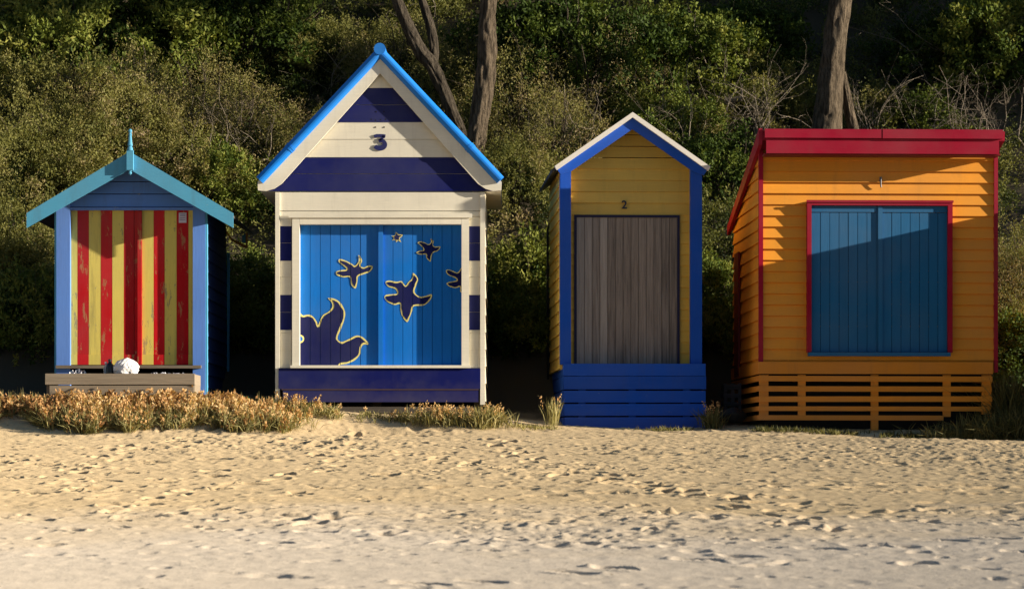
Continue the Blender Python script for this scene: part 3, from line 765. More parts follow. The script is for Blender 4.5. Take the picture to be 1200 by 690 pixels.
# ------------------------------------------------------------------ HUT THREE: yellow with grey board door
def text_mesh(txt, size, depth):
    cu = bpy.data.curves.new('numeral', 'FONT'); cu.body = txt; cu.size = size; cu.extrude = depth; cu.align_x = 'CENTER'; cu.offset = size * .018
    o = bpy.data.objects.new('numeral', cu); COL.objects.link(o)
    me = bpy.data.meshes.new_from_object(o.evaluated_get(bpy.context.evaluated_depsgraph_get()))
    bpy.data.objects.remove(o); return me
def hut_yellow():
    y = 34.15; X = lambda p, yy=y: PX(p, yy); Z = lambda p, yy=y: PZ(p, yy)
    dep = 2.3; zf = Z(427)
    root = empty('beach_hut', (X(741), y, Z(502)), 'narrow yellow beach hut with a weathered grey board door and royal blue posts', 'beach hut', 'beach huts along the sand', rz=math.radians(2.6))
    for i, (a, b) in enumerate(((656.5, 669), (810, 823))):
        mb = MB(); mb.box(X(a), X(b), y, y + .15, zf, Z(196), tint=.5); build('post', mb, M['royal_v'], root)
    yw = y + .29
    # front wall boards around the door
    XW = lambda p: PX(p, yw); ZW = lambda p: PZ(p, yw)
    apx = XW(741); apz = ZW(142); sl = (ZW(142) - ZW(196)) / (XW(741) - XW(668))
    xl = lambda z: max(XW(668), apx - (apz - z) / sl); xr = lambda z: min(XW(812), apx + (apz - z) / sl)
    mb = MB()
    clapboards(mb, (0, yw + .02, 0), (1, 0, 0), (0, -1, 0), ZW(427), ZW(252), .13, lambda z: XW(667), lambda z: XW(675.5), lip=.02)
    clapboards(mb, (0, yw + .02, 0), (1, 0, 0), (0, -1, 0), ZW(427), ZW(252), .13, lambda z: XW(796), lambda z: XW(812), lip=.02)
    clapboards(mb, (0, yw + .02, 0), (1, 0, 0), (0, -1, 0), ZW(252), apz - .02, .135, xl, xr, lip=.02)
    mb.box(XW(667), XW(812), yw + .021, yw + .06, ZW(427), ZW(196), tint=.5)
    build('front_wall', mb, M['yellow_wall'], root)
    # door
    fr = MB(); yo = yw - .014
    fr.box(XW(674), XW(677), yo, yw + .019, ZW(427), ZW(252), tint=.5); fr.box(XW(795), XW(798), yo, yw + .019, ZW(427), ZW(252), tint=.5); fr.box(XW(677), XW(795), yo, yw + .019, ZW(255), ZW(252), tint=.5)
    door = build('door', fr, M['dark_navy_trim'], root)
    mb = MB(); vboards(mb, XW(677), XW(795), yw - .002, .018, ZW(426.5), ZW(255), .092, .006, jit=.007); build('board_panel', mb, M['grey_boards'], door)
    # numeral
    me = text_mesh('2', .135, .006); me.materials.append(M['digit_grey'])
    o = link('house_number', me, root); o.location = Vector((XW(732.8), yw - .016, ZW(244.6))) - ORIG[root.name]; o.rotation_euler = (math.pi / 2, 0, 0); o['label'] = 'small dark numeral 2 above the door'
    # blue barge boards and white roof edge
    yb = y - .03; XB = lambda p: PX(p, yb); ZB = lambda p: PZ(p, yb)
    for mir in (0, 1):
        mx = (lambda a: 1482 - a) if mir else (lambda a: a)
        mb = MB(); mb.prism([(XB(mx(741)), ZB(138)), (XB(mx(653)), ZB(199)), (XB(mx(657)), ZB(205)), (XB(mx(669)), ZB(201)), (XB(mx(741)), ZB(151.5))], yb, yb + .028, tint=.5)
        build('barge_board', mb, M['royal'], root)
        mb = MB(); mb.prism([(XB(mx(741)), ZB(132)), (XB(mx(649.5)), ZB(195.5)), (XB(mx(652)), ZB(200.2)), (XB(mx(741)), ZB(138.2))], yb - .045, yb + .02, tint=.5)
        build('roof_capping', mb, M['white_metal'], root)
    mb = MB()
    for mir in (0, 1):
        mx = (lambda a: 1482 - a) if mir else (lambda a: a)
        mb.prism([(XB(mx(741)), ZB(133.5)), (XB(mx(652 if mir else 646)), ZB(195.5 if mir else 199)), (XB(mx(652 if mir else 646)), ZB(199 if mir else 203)), (XB(mx(741)), ZB(138.5))], yb + .03, y + dep + .2, tint=.5)
    build('roof', mb, M['roof_grey'], root)
    # sides
    for xs, s in ((X(658), -1), (X(821.5), 1)):
        mb = MB(); clapboards(mb, (xs, y + .15 if s > 0 else y + dep, 0), (0, s, 0), (s, 0, 0), zf - .05, Z(196.5), .135, lambda z: 0, lambda z: dep - .15, lip=.02)
        mb.box(min(xs, xs - s * .05), max(xs, xs - s * .05), y + .151, y + dep, zf - .05, Z(196.5), tint=.4); build('side_wall', mb, M['yellow_wall'], root)
    mb = MB(); mb.box(X(658) - .045, X(658) - .024, y + dep - .14, y + dep + .02, zf - .2, Z(250), tint=.5); build('rear_corner_trim', mb, M['black'], root)
    mb = MB(); mb.prism([(X(658), zf), (X(821), zf), (X(821), Z(204)), (X(741), Z(150)), (X(658), Z(204))], y + dep + .001, y + dep + .04); build('back_wall', mb, M['yellow_wall'], root)
    # skirt boards
    mb = MB(); ys = y - .06; XS = lambda p: PX(p, ys); ZS = lambda p: PZ(p, ys)
    for i, (a, b) in enumerate(((426, 440.3), (441, 456), (457.6, 471.4), (473.2, 487), (488.8, 505))):
        sag = random.uniform(-.006, .006)
        v0, v1 = XS(660 + i * .4), XS(827 + (i % 2) * .5)
        mb.prism([(v0, ZS(b)), (v1, ZS(b) + sag), (v1, ZS(a) + sag), (v0, ZS(a))], ys, ys + .03)
    for i, (a, b) in enumerate(((426, 440.3), (441, 456), (457.6, 471.4), (473.2, 487), (488.8, 505))):
        mb.box(XS(660) - .0, XS(660) + .025, ys + .032, y + dep, ZS(b), ZS(a), tint=.2); mb.box(XS(827) - .025, XS(827), ys + .032, y + dep, ZS(b), ZS(a), tint=.2)
    for x in (XS(682), XS(741), XS(805)): mb.box(x - .04, x + .04, ys + .031, ys + .09, ZS(506), ZS(430), tint=.1)
    build('skirt', mb, M['royal'], root)
    mb = MB(); mb.box(X(662), X(825), y, y + .155, zf - .05, zf - .006, tint=.4); mb.box(X(662), X(825), y + .155, y + dep, zf - .1, zf - .012, tint=.4); build('floor', mb, M['royal'], root)
hut_yellow()

# ------------------------------------------------------------------ HUT FOUR: orange
def hut_orange():
    y = 33.62; X = lambda p, yy=y: PX(p, yy); Z = lambda p, yy=y: PZ(p, yy)
    dep = 2.65; zf = Z(436)
    root = empty('beach_hut', (X(1030), y, Z(492)), 'wide orange weatherboard beach hut with crimson roof edge and petrol blue doors', 'beach hut', 'beach huts along the sand', rz=math.radians(2.4))
    x0, x1 = X(892), X(1167)
    ztop_f, ztop_b = Z(163), PZ(259, y + dep)
    def roofz(yy): return ztop_f + (ztop_b - ztop_f) * (yy - y) / dep
    mb = MB(); clapboards(mb, (0, y + .02, 0), (1, 0, 0), (0, -1, 0), zf, ztop_f, .1285, lambda z: x0, lambda z: x1, lip=.030, gap=.011)
    mb.box(x0, x1, y + .021, y + .07, zf, ztop_f, tint=.5); build('front_wall', mb, M['orange'], root)
    # side walls following the roof slope
    for xs, s in ((x0, -1), (x1, 1)):
        mb = MB()
        ylim = lambda z: (y + .07) if z > ztop_f else min(y + dep, y + dep * (ztop_f - .03 - z) / (ztop_f - ztop_b)) if z > ztop_b - .03 else y + dep
        if s < 0: clapboards(mb, (xs + .0, y, 0), (0, 1, 0), (-1, 0, 0), zf, ztop_f - .05, .15, lambda z: .03, lambda z: ylim(z) - y, lip=.026)
        else: clapboards(mb, (xs, y, 0), (0, 1, 0), (1, 0, 0), zf, ztop_f - .05, .15, lambda z: .03, lambda z: ylim(z) - y, lip=.02)
        mb.prism_x([(y + .071, zf), (y + dep, zf), (y + dep, ztop_b - .03), (y + .071, roofz(y + .071) - .03)], xs + (.0015 if s < 0 else -.05), xs + (.05 if s < 0 else -.0015), tint=.4)
        build('side_wall', mb, M['orange'], root)
    for xa, xb in ((x0 - .036, x0 + .014), (x1 - .014, x1 + .030)):
        mb = MB(); mb.box(xa, xb, y - .028, y + .029, zf - (.0), ztop_f, tint=.5); build('corner_trim', mb, M['crimson'], root)
    mb = MB(); mb.box(x0 - .05, x0 - .027, y + dep * .70, y + dep * .86, zf, Z(282), tint=.5); build('side_door_post', mb, M['dark_red'], root)
    # roof with fascia and capping
    yo = y - .33
    Xo = lambda p: PX(p, yo); Zo = lambda p: PZ(p, yo)
    mb = MB(); mb.box(Xo(896), Xo(1170.5), yo, yo + .028, Zo(180.2), Zo(163), tint=.5); fa = build('fascia', mb, M['crimson'], root)
    mb = MB(); mb.prism_x([(yo - .03, Zo(162.4)), (yo - .03, Zo(152.5)), (yo + .0, Zo(151.6)), (yo + .02, Zo(162.4))], Xo(894), Xo(1032)); mb.prism_x([(yo - .034, Zo(162.6)), (yo - .034, Zo(152.3)), (yo + .0, Zo(151.4)), (yo + .02, Zo(162.6))], Xo(1032.5), Xo(1174.5))
    build('roof_capping', mb, M['crimson'], fa)
    mb = MB(); sl = (ztop_b - ztop_f) / dep
    zr = lambda yy: Zo(152.5) + sl * (yy - yo)
    mb.prism_x([(yo + .021, zr(yo + .02) - .11), (y + dep + .15, zr(y + dep + .15) - .05), (y + dep + .15, zr(y + dep + .15) - .0), (yo + .021, zr(yo + .02) - .002)], x0 - .03, x1 + .05, tint=.5)
    build('roof', mb, M['crimson'], root)
    mb = MB(); mb.prism_x([(yo + .029, zr(yo) - .17), (y + dep + .17, zr(y + dep + .17) - .10), (y + dep + .17, zr(y + dep + .17) + .012), (yo + .0, zr(yo) + .012)], x0 - .075, x0 - .032, tint=.5)
    build('barge_board', mb, M['crimson'], root)
    mb = MB(); mb.box(x0, x1, yo + .03, y - .03, Z(185), Z(183.2), tint=.3); build('eave_soffit', mb, M['dark_red'], root)
    # double doors
    fr = MB(); yf = y - .075
    fr.box(X(944.5), X(949.6), yf, y + .018, Z(413), Z(236.6), tint=.5); fr.box(X(1110.2), X(1115.6), yf, y + .018, Z(413), Z(236.6), tint=.5); fr.box(X(949.6), X(1110.2), yf, y + .018, Z(241.4), Z(236.6), tint=.5)
    fr.box(X(943.6), X(1116.4), yf - .012, yf - .001, Z(238.2), Z(235.4), tint=.6)
    door = build('door', fr, M['crimson'], root)
    for a, b, n in ((949.8, 1026.4, 7), (1033.8, 1110, 7)):
        mb = MB(); vboards(mb, X(a), X(b), y - .026, .016, Z(412.6), Z(249.5), (X(b) - X(a)) / n, .006, jit=.004)
        mb.box(X(a), X(b), y - .034, y - .008, Z(249), Z(241.8), tint=.35)
        build('door_leaf', mb, M['petrol'], door)
    mb = MB(); mb.box(X(1026.6), X(1028.2), y - .03, y - .01, Z(412.6), Z(241.8), tint=.2); mb.box(X(1028.4), X(1033.6), y - .045, y - .01, Z(412.6), Z(241.8), tint=.8); build('centre_strip', mb, M['petrol'], door)
    mb = MB(); mb.box(X(946), X(1112.5), yf - .03, y + .016, Z(417.4), Z(413.2), tint=.5); build('sill', mb, M['petrol'], door)
    # hook above the doors
    mb = MB(); hx = X(1031.6); mb.box(hx - .014, hx + .014, y - .032, y - .022, Z(213.5), Z(207.6)); mb.tube([(hx, y - .034, Z(208)), (hx, y - .034, Z(213)), (hx, y - .034, Z(217)), (hx + .006, y - .032, Z(220))], .009, 6)
    build('hook', mb, M['iron'], root)
    # skirt: top board, slats, uprights
    ys = y - .05; XS = lambda p: PX(p, ys); ZS = lambda p: PZ(p, ys)
    mb = MB(); mb.box(XS(888), XS(1164.5), ys, ys + .03, ZS(438), ZS(424)); 
    mb.box(XS(888), XS(888) + .028, ys + .031, y + dep, ZS(438), ZS(424), tint=.3); build('skirt_board', mb, M['orange_dull'], root)
    sl_ = [(440, 446.4, 888.5, 1164), (452, 458.2, 888, 1163), (464.4, 470.8, 888.6, 1163.4), (475.8, 481.2, 888, 1161), (486.2, 492, 887.6, 1106)]
    for a, b, p0, p1 in sl_:
        mb = MB(); d0, d1 = random.uniform(-.004, .004), random.uniform(-.01, .006)
        mb.prism([(XS(p0), ZS(b) + d0), (XS(p1), ZS(b) + d1), (XS(p1), ZS(a) + d1), (XS(p0), ZS(a) + d0)], ys, ys + .02)
        mb.box(XS(888) + .002, XS(888) + .022, ys + .022, y + dep, ZS(b), ZS(a), tint=.2); mb.box(XS(1163) - .022, XS(1163) - .002, ys + .022, y + dep, ZS(b), ZS(a), tint=.2)
        build('skirt_slat', mb, M['orange_dull'], root)
    for a, b, pb in ((889.5, 900, 491), (935, 943.8, 491), (1021, 1029.5, 504), (1106, 1115, 488), (1152, 1163, 485)):
        mb = MB(); mb.box(XS(a), XS(b), ys + .0215, ys + .07, ZS(pb), ZS(439)); build('upright', mb, M['orange_dull'], root)
    mb = MB(); mb.box(x0 + .06, x1 - .06, y + .25, y + .27, .30, zf - .12, tint=.2); mb.box(x0 + .03, x1 - .03, y + .02, y + dep, zf - .1, zf - .01, tint=.2); build('underfloor', mb, M['black'], root)  # black sheet behind the slats paints in the darkness under the floor
    mb = MB(); mb.box(x0, x1, y + dep + .001, y + dep + .04, zf, ztop_b - .04); build('back_wall', mb, M['orange'], root)
hut_orange()

# ------------------------------------------------------------------ HUT FIVE: next in the row, its shadow falls on the orange hut
def hut_next():
    y = 32.76; x0, x1 = 6.24, 8.7; dep = 1.9; zf = .62
    root = empty('beach_hut', ((x0 + x1) / 2, y, .3), 'pale green beach hut with low white roof standing right of the orange hut', 'beach hut', 'beach huts along the sand')
    ztop = 2.90
    mb = MB(); clapboards(mb, (0, y + .02, 0), (1, 0, 0), (0, -1, 0), zf, ztop, .14, lambda z: x0, lambda z: x1); mb.box(x0, x1, y + .021, y + .07, zf, ztop); build('front_wall', mb, M['pale_green'], root)
    for xs, s in ((x0, -1), (x1, 1)):
        mb = MB(); clapboards(mb, (xs, y + .07 if s > 0 else y + dep, 0), (0, s, 0), (s, 0, 0), zf, ztop, .14, lambda z: 0, lambda z: dep - .07); mb.box(min(xs, xs - s * .05), max(xs, xs - s * .05), y + .071, y + dep, zf, ztop, tint=.4); build('side_wall', mb, M['pale_green'], root)
    mb = MB(); mb.box(x0, x1, y + dep + .001, y + dep + .04, zf, ztop); build('back_wall', mb, M['pale_green'], root)
    mb = MB(); mb.prism_x([(y - .02, ztop + .012), (y + dep + .1, ztop + .004), (y + dep + .1, ztop + .09), (y - .02, ztop + .10)], x0 - .06, x1 + .06); build('roof', mb, M['white_metal'], root)
    fr = MB(); fr.box(6.9, 7.0, y - .03, y + .0, zf, 2.5); fr.box(8.0, 8.1, y - .03, y + .0, zf, 2.5); fr.box(7.002, 7.998, y - .03, y, 2.4, 2.5); d = build('door', fr, M['cream'], root)
    mb = MB(); vboards(mb, 7.002, 7.998, y - .018, .012, zf, 2.398, .12); build('door_leaf', mb, M['petrol'], d)
    mb = MB(); mb.box(x0, x1, y + .0, y + dep, .1, zf - .01); build('skirt', mb, M['dark_timber'], root)
hut_next()

# grey slatted pallet and dark lump in the gap
def gap_things():
    y = 34.9; X = lambda p: PX(p, y); Z = lambda p: PZ(p, y)
    r = empty('slatted_crate', (X(857), y, Z(487)), 'grey slatted timber crate standing in the shade left of the orange hut', 'crate')
    for a, b in ((450, 456), (461, 466), (470.5, 475.5), (480, 489)):
        mb = MB(); mb.box(X(848), X(868), y, y + .02, Z(b), Z(a)); mb.box(X(848), X(848) + .02, y + .022, y + .4, Z(b), Z(a)); build('slat', mb, M['grey_slat'], r)
    for a in (848.5, 857, 865):
        mb = MB(); mb.box(X(a), X(a + 4), y + .0215, y + .05, Z(490), Z(449)); build('upright', mb, M['grey_slat'], r)
    me = bpy.data.meshes.new('dark_lump'); bm = bmesh.new(); bmesh.ops.create_icosphere(bm, subdivisions=4, radius=1)
    for v in bm.verts:
        k = 1 + .10 * math.sin(v.co.x * 5 + 1) + .08 * math.sin(v.co.y * 7 + v.co.z * 4)
        v.co = Vector((v.co.x * .17 * k, v.co.y * .16 * k, max(v.co.z, -.6) * .10 * k))
    bm.to_mesh(me); bm.free(); me.materials.append(M['lump'])
    yl = 34.1; o = link('dark_lump', me); o.location = (PX(858, yl), yl, PZ(488, yl)); tag(o, 'dark rounded lump lying on the sand in front of the grey crate', 'lump')
gap_things()

# ------------------------------------------------------------------ vegetation
UP = np.array([0, 0, 1.0])
def unit(a): return a / (np.linalg.norm(a, axis=-1, keepdims=True) + 1e-9)
def sprigs(C, D, rng, per=24, length=.3, spread=.05, lsize=.05, lw=.4, tint=None, tvar=.12, leafup=.5):
    """leafy shoots: C base points, D shoot directions -> leaf quads"""
    n = len(C); L = length * rng.uniform(.6, 1.25, n)
    t = rng.random((n, per)) ** .8
    P = C[:, None, :] + D[:, None, :] * (t * L[:, None])[..., None] + rng.normal(0, spread, (n, per, 3)) * (1.1 - .6 * t)[..., None]
    d = unit(rng.normal(0, .75, (n, per, 3)) + D[:, None, :] * leafup + UP * .15)
    w = unit(np.cross(d, rng.normal(0, 1, (n, per, 3))))
    s = lsize * rng.uniform(.6, 1.3, (n, per))[..., None]
    A = P; B = P + d * s * .5 + w * s * lw * .5; Cc = P + d * s; E = P + d * s * .5 - w * s * lw * .5
    V = np.stack([A, B, Cc, E], 2).reshape(-1, 3)
    tt = (tint[:, None] + .14 * (t - .5) + rng.normal(0, tvar, (n, per))).reshape(-1)
    return V, np.clip(tt, 0, 1)
def dome(rng, n, rx, ry, rz, base=0., inner=.25, per=9, cr=.16):
    """shoots gathered into leafy clumps on and a little inside a lumpy dome"""
    nc = max(3, n // per)
    d = unit(rng.normal(0, 1, (nc, 3))); d[:, 2] = np.abs(d[:, 2]) - .25 * rng.random(nc)
    ph = rng.random(3) * 6.28
    lump = 1 + .18 * np.sin(d[:, 0] * 5 + ph[0]) * np.cos(d[:, 1] * 4 + ph[1]) + .12 * np.sin(d[:, 2] * 7 + d[:, 0] * 3 + ph[2])
    r = lump * (1 - inner * rng.random(nc) ** 1.6)
    C = d * np.array([rx, ry, rz]) * r[:, None]; C[:, 2] += base
    O = unit(d * np.array([1 / rx, 1 / ry, 1 / rz]) + UP * rng.uniform(.1, .9, nc)[:, None])
    k = np.repeat(np.arange(nc), per)
    sc = rng.uniform(.6, 1.3, nc)[k]
    D = unit(O[k] * .75 + unit(rng.normal(0, 1, (len(k), 3))) * .85)
    P = C[k] - O[k] * .06 + D * (cr * .3 * sc)[:, None] + rng.normal(0, cr * .35, (len(k), 3))
    return P, D, k
def quads(nv): return np.arange(nv).reshape(-1, 4)

def stems_mb(rng, n, rx, rz, r0=.02, base=(0, 0, 0), fork=2, twig=False):
    mb = MB()
    for i in range(n):
        a = rng.random() * 6.28; lean = rng.uniform(.1, .8)
        p = np.array(base, float); d = unit(np.array([math.cos(a) * lean, math.sin(a) * lean * .7, 1.0]))
        pts = [p]; Ls = rz * rng.uniform(.7, 1.15); seg = 5
        for k in range(seg):
            d = unit(d + rng.normal(0, .16, 3)); p = p + d * Ls / seg; pts.append(p)
        rad = [r0 * (1 - .8 * k / seg) for k in range(seg + 1)]
        mb.tube(pts, rad, 5, cap=False)
        for f in range(fork):
            k = rng.integers(2, seg); q = pts[k]; e = unit(d + rng.normal(0, .7, 3) + UP * .2); pp = [q]
            for _ in range(4):
                e = unit(e + rng.normal(0, .25, 3)); pp.append(pp[-1] + e * Ls * .11)
            mb.tube(pp, [rad[k] * .6 * (1 - .2 * j) for j in range(5)], 4, cap=False)
            if twig:
                for _ in range(3):
                    j = rng.integers(1, 5); e2 = unit(e + rng.normal(0, .7, 3)); q2 = pp[j]
                    mb.tube([q2, q2 + e2 * Ls * .08, q2 + unit(e2 + rng.normal(0, .3, 3)) * Ls * .17], [rad[k] * .35, rad[k] * .25, rad[k] * .12], 3, cap=False)
    return mb
KIND = {}
def bush_kind(name, seed, n, per, ln, ls, lw, tint, tsd, mat, spread=.05, stems=9):
    rng = np.random.default_rng(seed)
    P, D, k = dome(rng, n, 1.0, .9, .95, .25)
    tn = tint + rng.normal(0, tsd, k.max() + 1)[k] + rng.normal(0, .03, len(k)) + .08 * np.sin(P[:, 0] * 4 + seed) * np.cos(P[:, 2] * 5)
    V, t = sprigs(P, D, rng, per, ln, spread, ls, lw, tn, .06)
    P2, D2, k2 = dome(rng, n // 4, .70, .62, .66, .15)      # inner leaves tinted dark: shade painted in so gaps read deep
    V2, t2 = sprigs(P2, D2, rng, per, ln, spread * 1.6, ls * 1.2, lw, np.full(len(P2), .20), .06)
    V = np.vstack([V, V2]); t = np.concatenate([t, t2])
    me = raw_mesh('foliage', V, quads(len(V)), t, [M[mat]])
    sm = stems_mb(rng, stems, 1, 1.15, .022)
    sme = bpy.data.meshes.new('stems'); sme.from_pydata(sm.v, [], sm.f); sme.materials.append(M['stem'])
    KIND[name] = (me, sme)
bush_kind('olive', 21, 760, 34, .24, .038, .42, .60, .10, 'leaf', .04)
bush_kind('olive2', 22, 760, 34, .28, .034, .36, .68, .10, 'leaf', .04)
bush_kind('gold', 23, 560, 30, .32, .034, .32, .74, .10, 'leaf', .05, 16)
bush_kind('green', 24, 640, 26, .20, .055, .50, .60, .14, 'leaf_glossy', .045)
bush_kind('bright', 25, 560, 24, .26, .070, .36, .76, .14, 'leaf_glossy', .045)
bush_kind('dark', 26, 600, 24, .22, .055, .50, .32, .10, 'leaf_glossy', .045)  # dark broadleaf; its tint also paints shade into hollows and gaps
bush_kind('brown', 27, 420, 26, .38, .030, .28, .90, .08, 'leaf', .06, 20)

def solve_y(px_, py_, lift):
    ys = np.arange(36.0, 52, .05); xs = (px_ - CX) * ys / F; zz = (HZ - py_) * ys / F
    d = zz - (ground(xs, ys) + lift); i = np.argmax(d < 0) if (d < 0).any() else len(ys) - 1
    return float(ys[i])
def shrub(px_, py_, r, kind, label, group=None, y=None, sz=1.0):
    if y is None: y = solve_y(px_, py_, r * .55)
    x = PX(px_, y); g = G(x, y)
    root = empty('shrub', (x, y, g - .08), label, 'shrub', group, rz=random.random() * 6.28)
    r *= 1.08; root.scale = (r, r, r * sz)
    for nm, me in zip(('foliage', 'stems'), KIND[kind]):
        link(nm, me, root)
    return root
GA = 'shrubs covering the bank'
shrubs = [
 (25, 375, .75, 'bright', 'low dark green shrub in the shade left of the striped hut', 36.9),
 (5, 290, .95, 'olive', 'dusky olive shrub at the left edge level with the striped hut eave', None),
 (58, 262, .9, 'olive', 'dark shrub just under the left eave of the striped hut', 38.2),
 (20, 205, 1.15, 'olive2', 'big sunlit olive shrub at the far left above the striped hut eave', None),
 (85, 190, 1.0, 'olive', 'sunlit olive shrub rising over the left roof slope of the striped hut', None),
 (150, 150, 1.1, 'olive2', 'round olive shrub directly behind the turquoise finial', None),
 (60, 125, 1.1, 'olive', 'olive shrub halfway up the bank at the left', None),
 (205, 190, .95, 'olive', 'olive shrub over the right roof slope of the striped hut', None),
 (235, 130, 1.0, 'gold', 'golden tinged shrub in the middle of the bank above the striped hut', None),
 (285, 145, 1.0, 'gold', 'golden brown shrub left of the tall blue roof edge', None),
 (330, 165, .8, 'olive', 'olive shrub touching the left slope of the tall blue roof edge', None),
 (270, 215, .8, 'green', 'green leafy shrub in the gap above the striped hut right eave', None),
 (290, 300, .9, 'green', 'dark shrub deep in the gap between the striped and starfish huts', 37.6),
 (265, 380, .8, 'bright', 'lowest dark shrub in the gap between the striped and starfish huts', 37.1),
 (30, 45, 1.2, 'bright', 'light green broad leaved shrub at the top left corner', None),
 (105, 55, 1.15, 'green', 'green broad leaved shrub high at the left', None),
 (180, 35, 1.2, 'bright', 'bright green bushy shrub at the top beside the dark hollow', None),
 (390, 60, .9, 'olive', 'olive shrub behind the left side of the tall gable peak', None),
 (470, 75, .9, 'gold', 'golden shrub behind the forked trunk', None),
 (540, 95, .8, 'olive2', 'olive shrub between the forked trunk and the straight trunk', None),
 (610, 130, .95, 'gold', 'golden shrub just right of the straight trunk', None),
 (600, 215, .9, 'olive', 'olive shrub above the gap right of the starfish hut eave', None),
 (650, 170, .9, 'gold', 'golden shrub left of the yellow hut roof', None),
 (618, 290, .85, 'bright', 'sunlit green shrub in the gap between the starfish and yellow huts', 37.7),
 (605, 370, .7, 'green', 'low green shrub in the gap left of the yellow hut wall', 37.0),
 (690, 110, 1.0, 'brown', 'dull brown shrub left above the yellow hut peak', None),
 (735, 75, 1.1, 'dark', 'dark shrub above the yellow hut peak', None),
 (800, 70, 1.1, 'green', 'green shrub with pale twigs right above the yellow hut peak', None),
 (770, 140, .8, 'green', 'green shrub right beside the yellow hut peak', None),
 (845, 200, .8, 'dark', 'dark shrub in the gap between the yellow and orange roofs', None),
 (838, 265, .75, 'green', 'green shrub in the gap beside the yellow hut right post', 37.6),
 (836, 350, .6, 'bright', 'yellow green shrub low in the gap beside the orange side wall', 36.9),
 (900, 110, .8, 'olive', 'mossy olive shrub left of the thick trunk', None),
 (935, 115, .55, 'bright', 'small yellow green shrub touching the left of the thick trunk', None),
 (1080, 140, .7, 'green', 'green shrub over the middle of the crimson roof edge', None),
 (1030, 130, .7, 'olive', 'small olive shrub right of the thick trunk over the crimson roof', None),
 (1185, 200, .8, 'olive2', 'olive shrub at the right beside the orange hut roof corner', 38.0),
 (1195, 270, .8, 'brown', 'dry brown shrub at the right edge beside the orange wall', 37.3),
 (1190, 380, .8, 'dark', 'dark shrub at the right edge beside the orange hut wall', 36.2),
 (1188, 240, .75, 'gold', 'straw tinged shrub low beside the orange hut roof corner', 37.6),
 (1192, 325, .7, 'olive', 'olive shrub at the right edge halfway down the orange wall', 36.7),
 (1180, 60, 1.1, 'green', 'dark green shrub at the top right corner', None),
 (1110, 60, 1.0, 'dark', 'dark shrub in the shaded hollow at the upper right', None),
 (880, 45, 1.1, 'dark', 'dark shrub in the shade left of the thick trunk top', None),
 (640, 55, 1.2, 'dark', 'dark shaded shrub right of the straight trunk top', None),
 (300, 45, 1.2, 'dark', 'dark shrub in the deep hollow at the upper left of the tall gable', None),
]
for px_, py_, r, k, lab, yy in shrubs:
    shrub(px_, py_, r, k, lab, GA, yy, random.uniform(.9, 1.15))

# continuous scrub under and between the shrubs: nobody could count it
def scrub():
    rng = np.random.default_rng(31); Vs, Ts = [], []
    cnt = 0
    for i in range(420):
        x = rng.uniform(-10.5, 11); y = 36.75 + rng.random() ** .95 * 12.6
        r = rng.uniform(.38, .80); g = G(x, y)
        px_ = CX + x * F / y; py_ = HZ - (g + r * .5) * F / y
        if abs(px_ - 600) > 760: continue
        # shade painted into leaf tint: dark hollows, dimmer right, brighter olive left
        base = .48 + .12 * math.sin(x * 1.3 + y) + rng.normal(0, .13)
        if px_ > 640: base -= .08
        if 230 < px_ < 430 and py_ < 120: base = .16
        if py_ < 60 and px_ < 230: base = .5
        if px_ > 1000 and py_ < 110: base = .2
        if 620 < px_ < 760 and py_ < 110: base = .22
        P, D, k = dome(rng, int(140 * r * r) + 27, r, r * .9, r * rng.uniform(.8, 1.25), -.05)
        P = P + np.array([x, y, g])
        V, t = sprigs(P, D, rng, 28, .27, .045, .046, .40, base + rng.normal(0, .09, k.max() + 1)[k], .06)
        Vs.append(V); Ts.append(t); cnt += 1
    V = np.vstack(Vs); t = np.concatenate(Ts)
    o = link('scrub', raw_mesh('scrub', V, quads(len(V)), t, [M['leaf']])); tag(o, 'mixed green and olive scrub covering the bank behind the huts', 'scrub', kind='stuff')
scrub()

# pale dead bushes: individual bare shrubs
def bare(px_, py_, h, label, n=12, y=None, lift=.0, r0=.0105):
    if y is None: y = max(36.6, solve_y(px_, py_, lift) - .9)
    x = PX(px_, y); z = PZ(py_, y)
    rng = np.random.default_rng(int(px_ * 7 + py_)); mb = MB()
    def shoot(p, d, L, r, depth):
        pts = [p]; seg = 6
        for k in range(seg):
            d = unit(d + rng.normal(0, .27, 3) + UP * (.04 if depth == 0 else -.02)); pts.append(pts[-1] + d * L / seg)
        mb.tube(pts, [r * (1 - .75 * k / seg) for k in range(seg + 1)], 5 if depth == 0 else 3, cap=False)
        if depth < 2:
            for _ in range(rng.integers(4, 8) if depth == 0 else rng.integers(1, 4)):
                k = rng.integers(1, seg); shoot(pts[k], unit(d + rng.normal(0, .65, 3)), L * rng.uniform(.22, .5), r * .55 * (1 - .5 * k / seg), depth + 1)
    for i in range(n):
        a = rng.random() * 6.28; lean = rng.uniform(.0, .9)
        b0 = np.array([x + rng.normal(0, .28), y + rng.normal(0, .2), z - .25])
        if i == 0: b0 = np.array([x, y, z - .25])
        shoot(b0, unit(np.array([math.cos(a) * lean, math.sin(a) * lean * .5, .9])), h * rng.uniform(.6, 1.25), r0 * rng.uniform(.5, 1.1), 0)
    o = build('bare_shrub', mb, M['twig'], None, (x, y, z)); tag(o, label, 'bare shrub', 'bare twiggy shrubs on the bank')
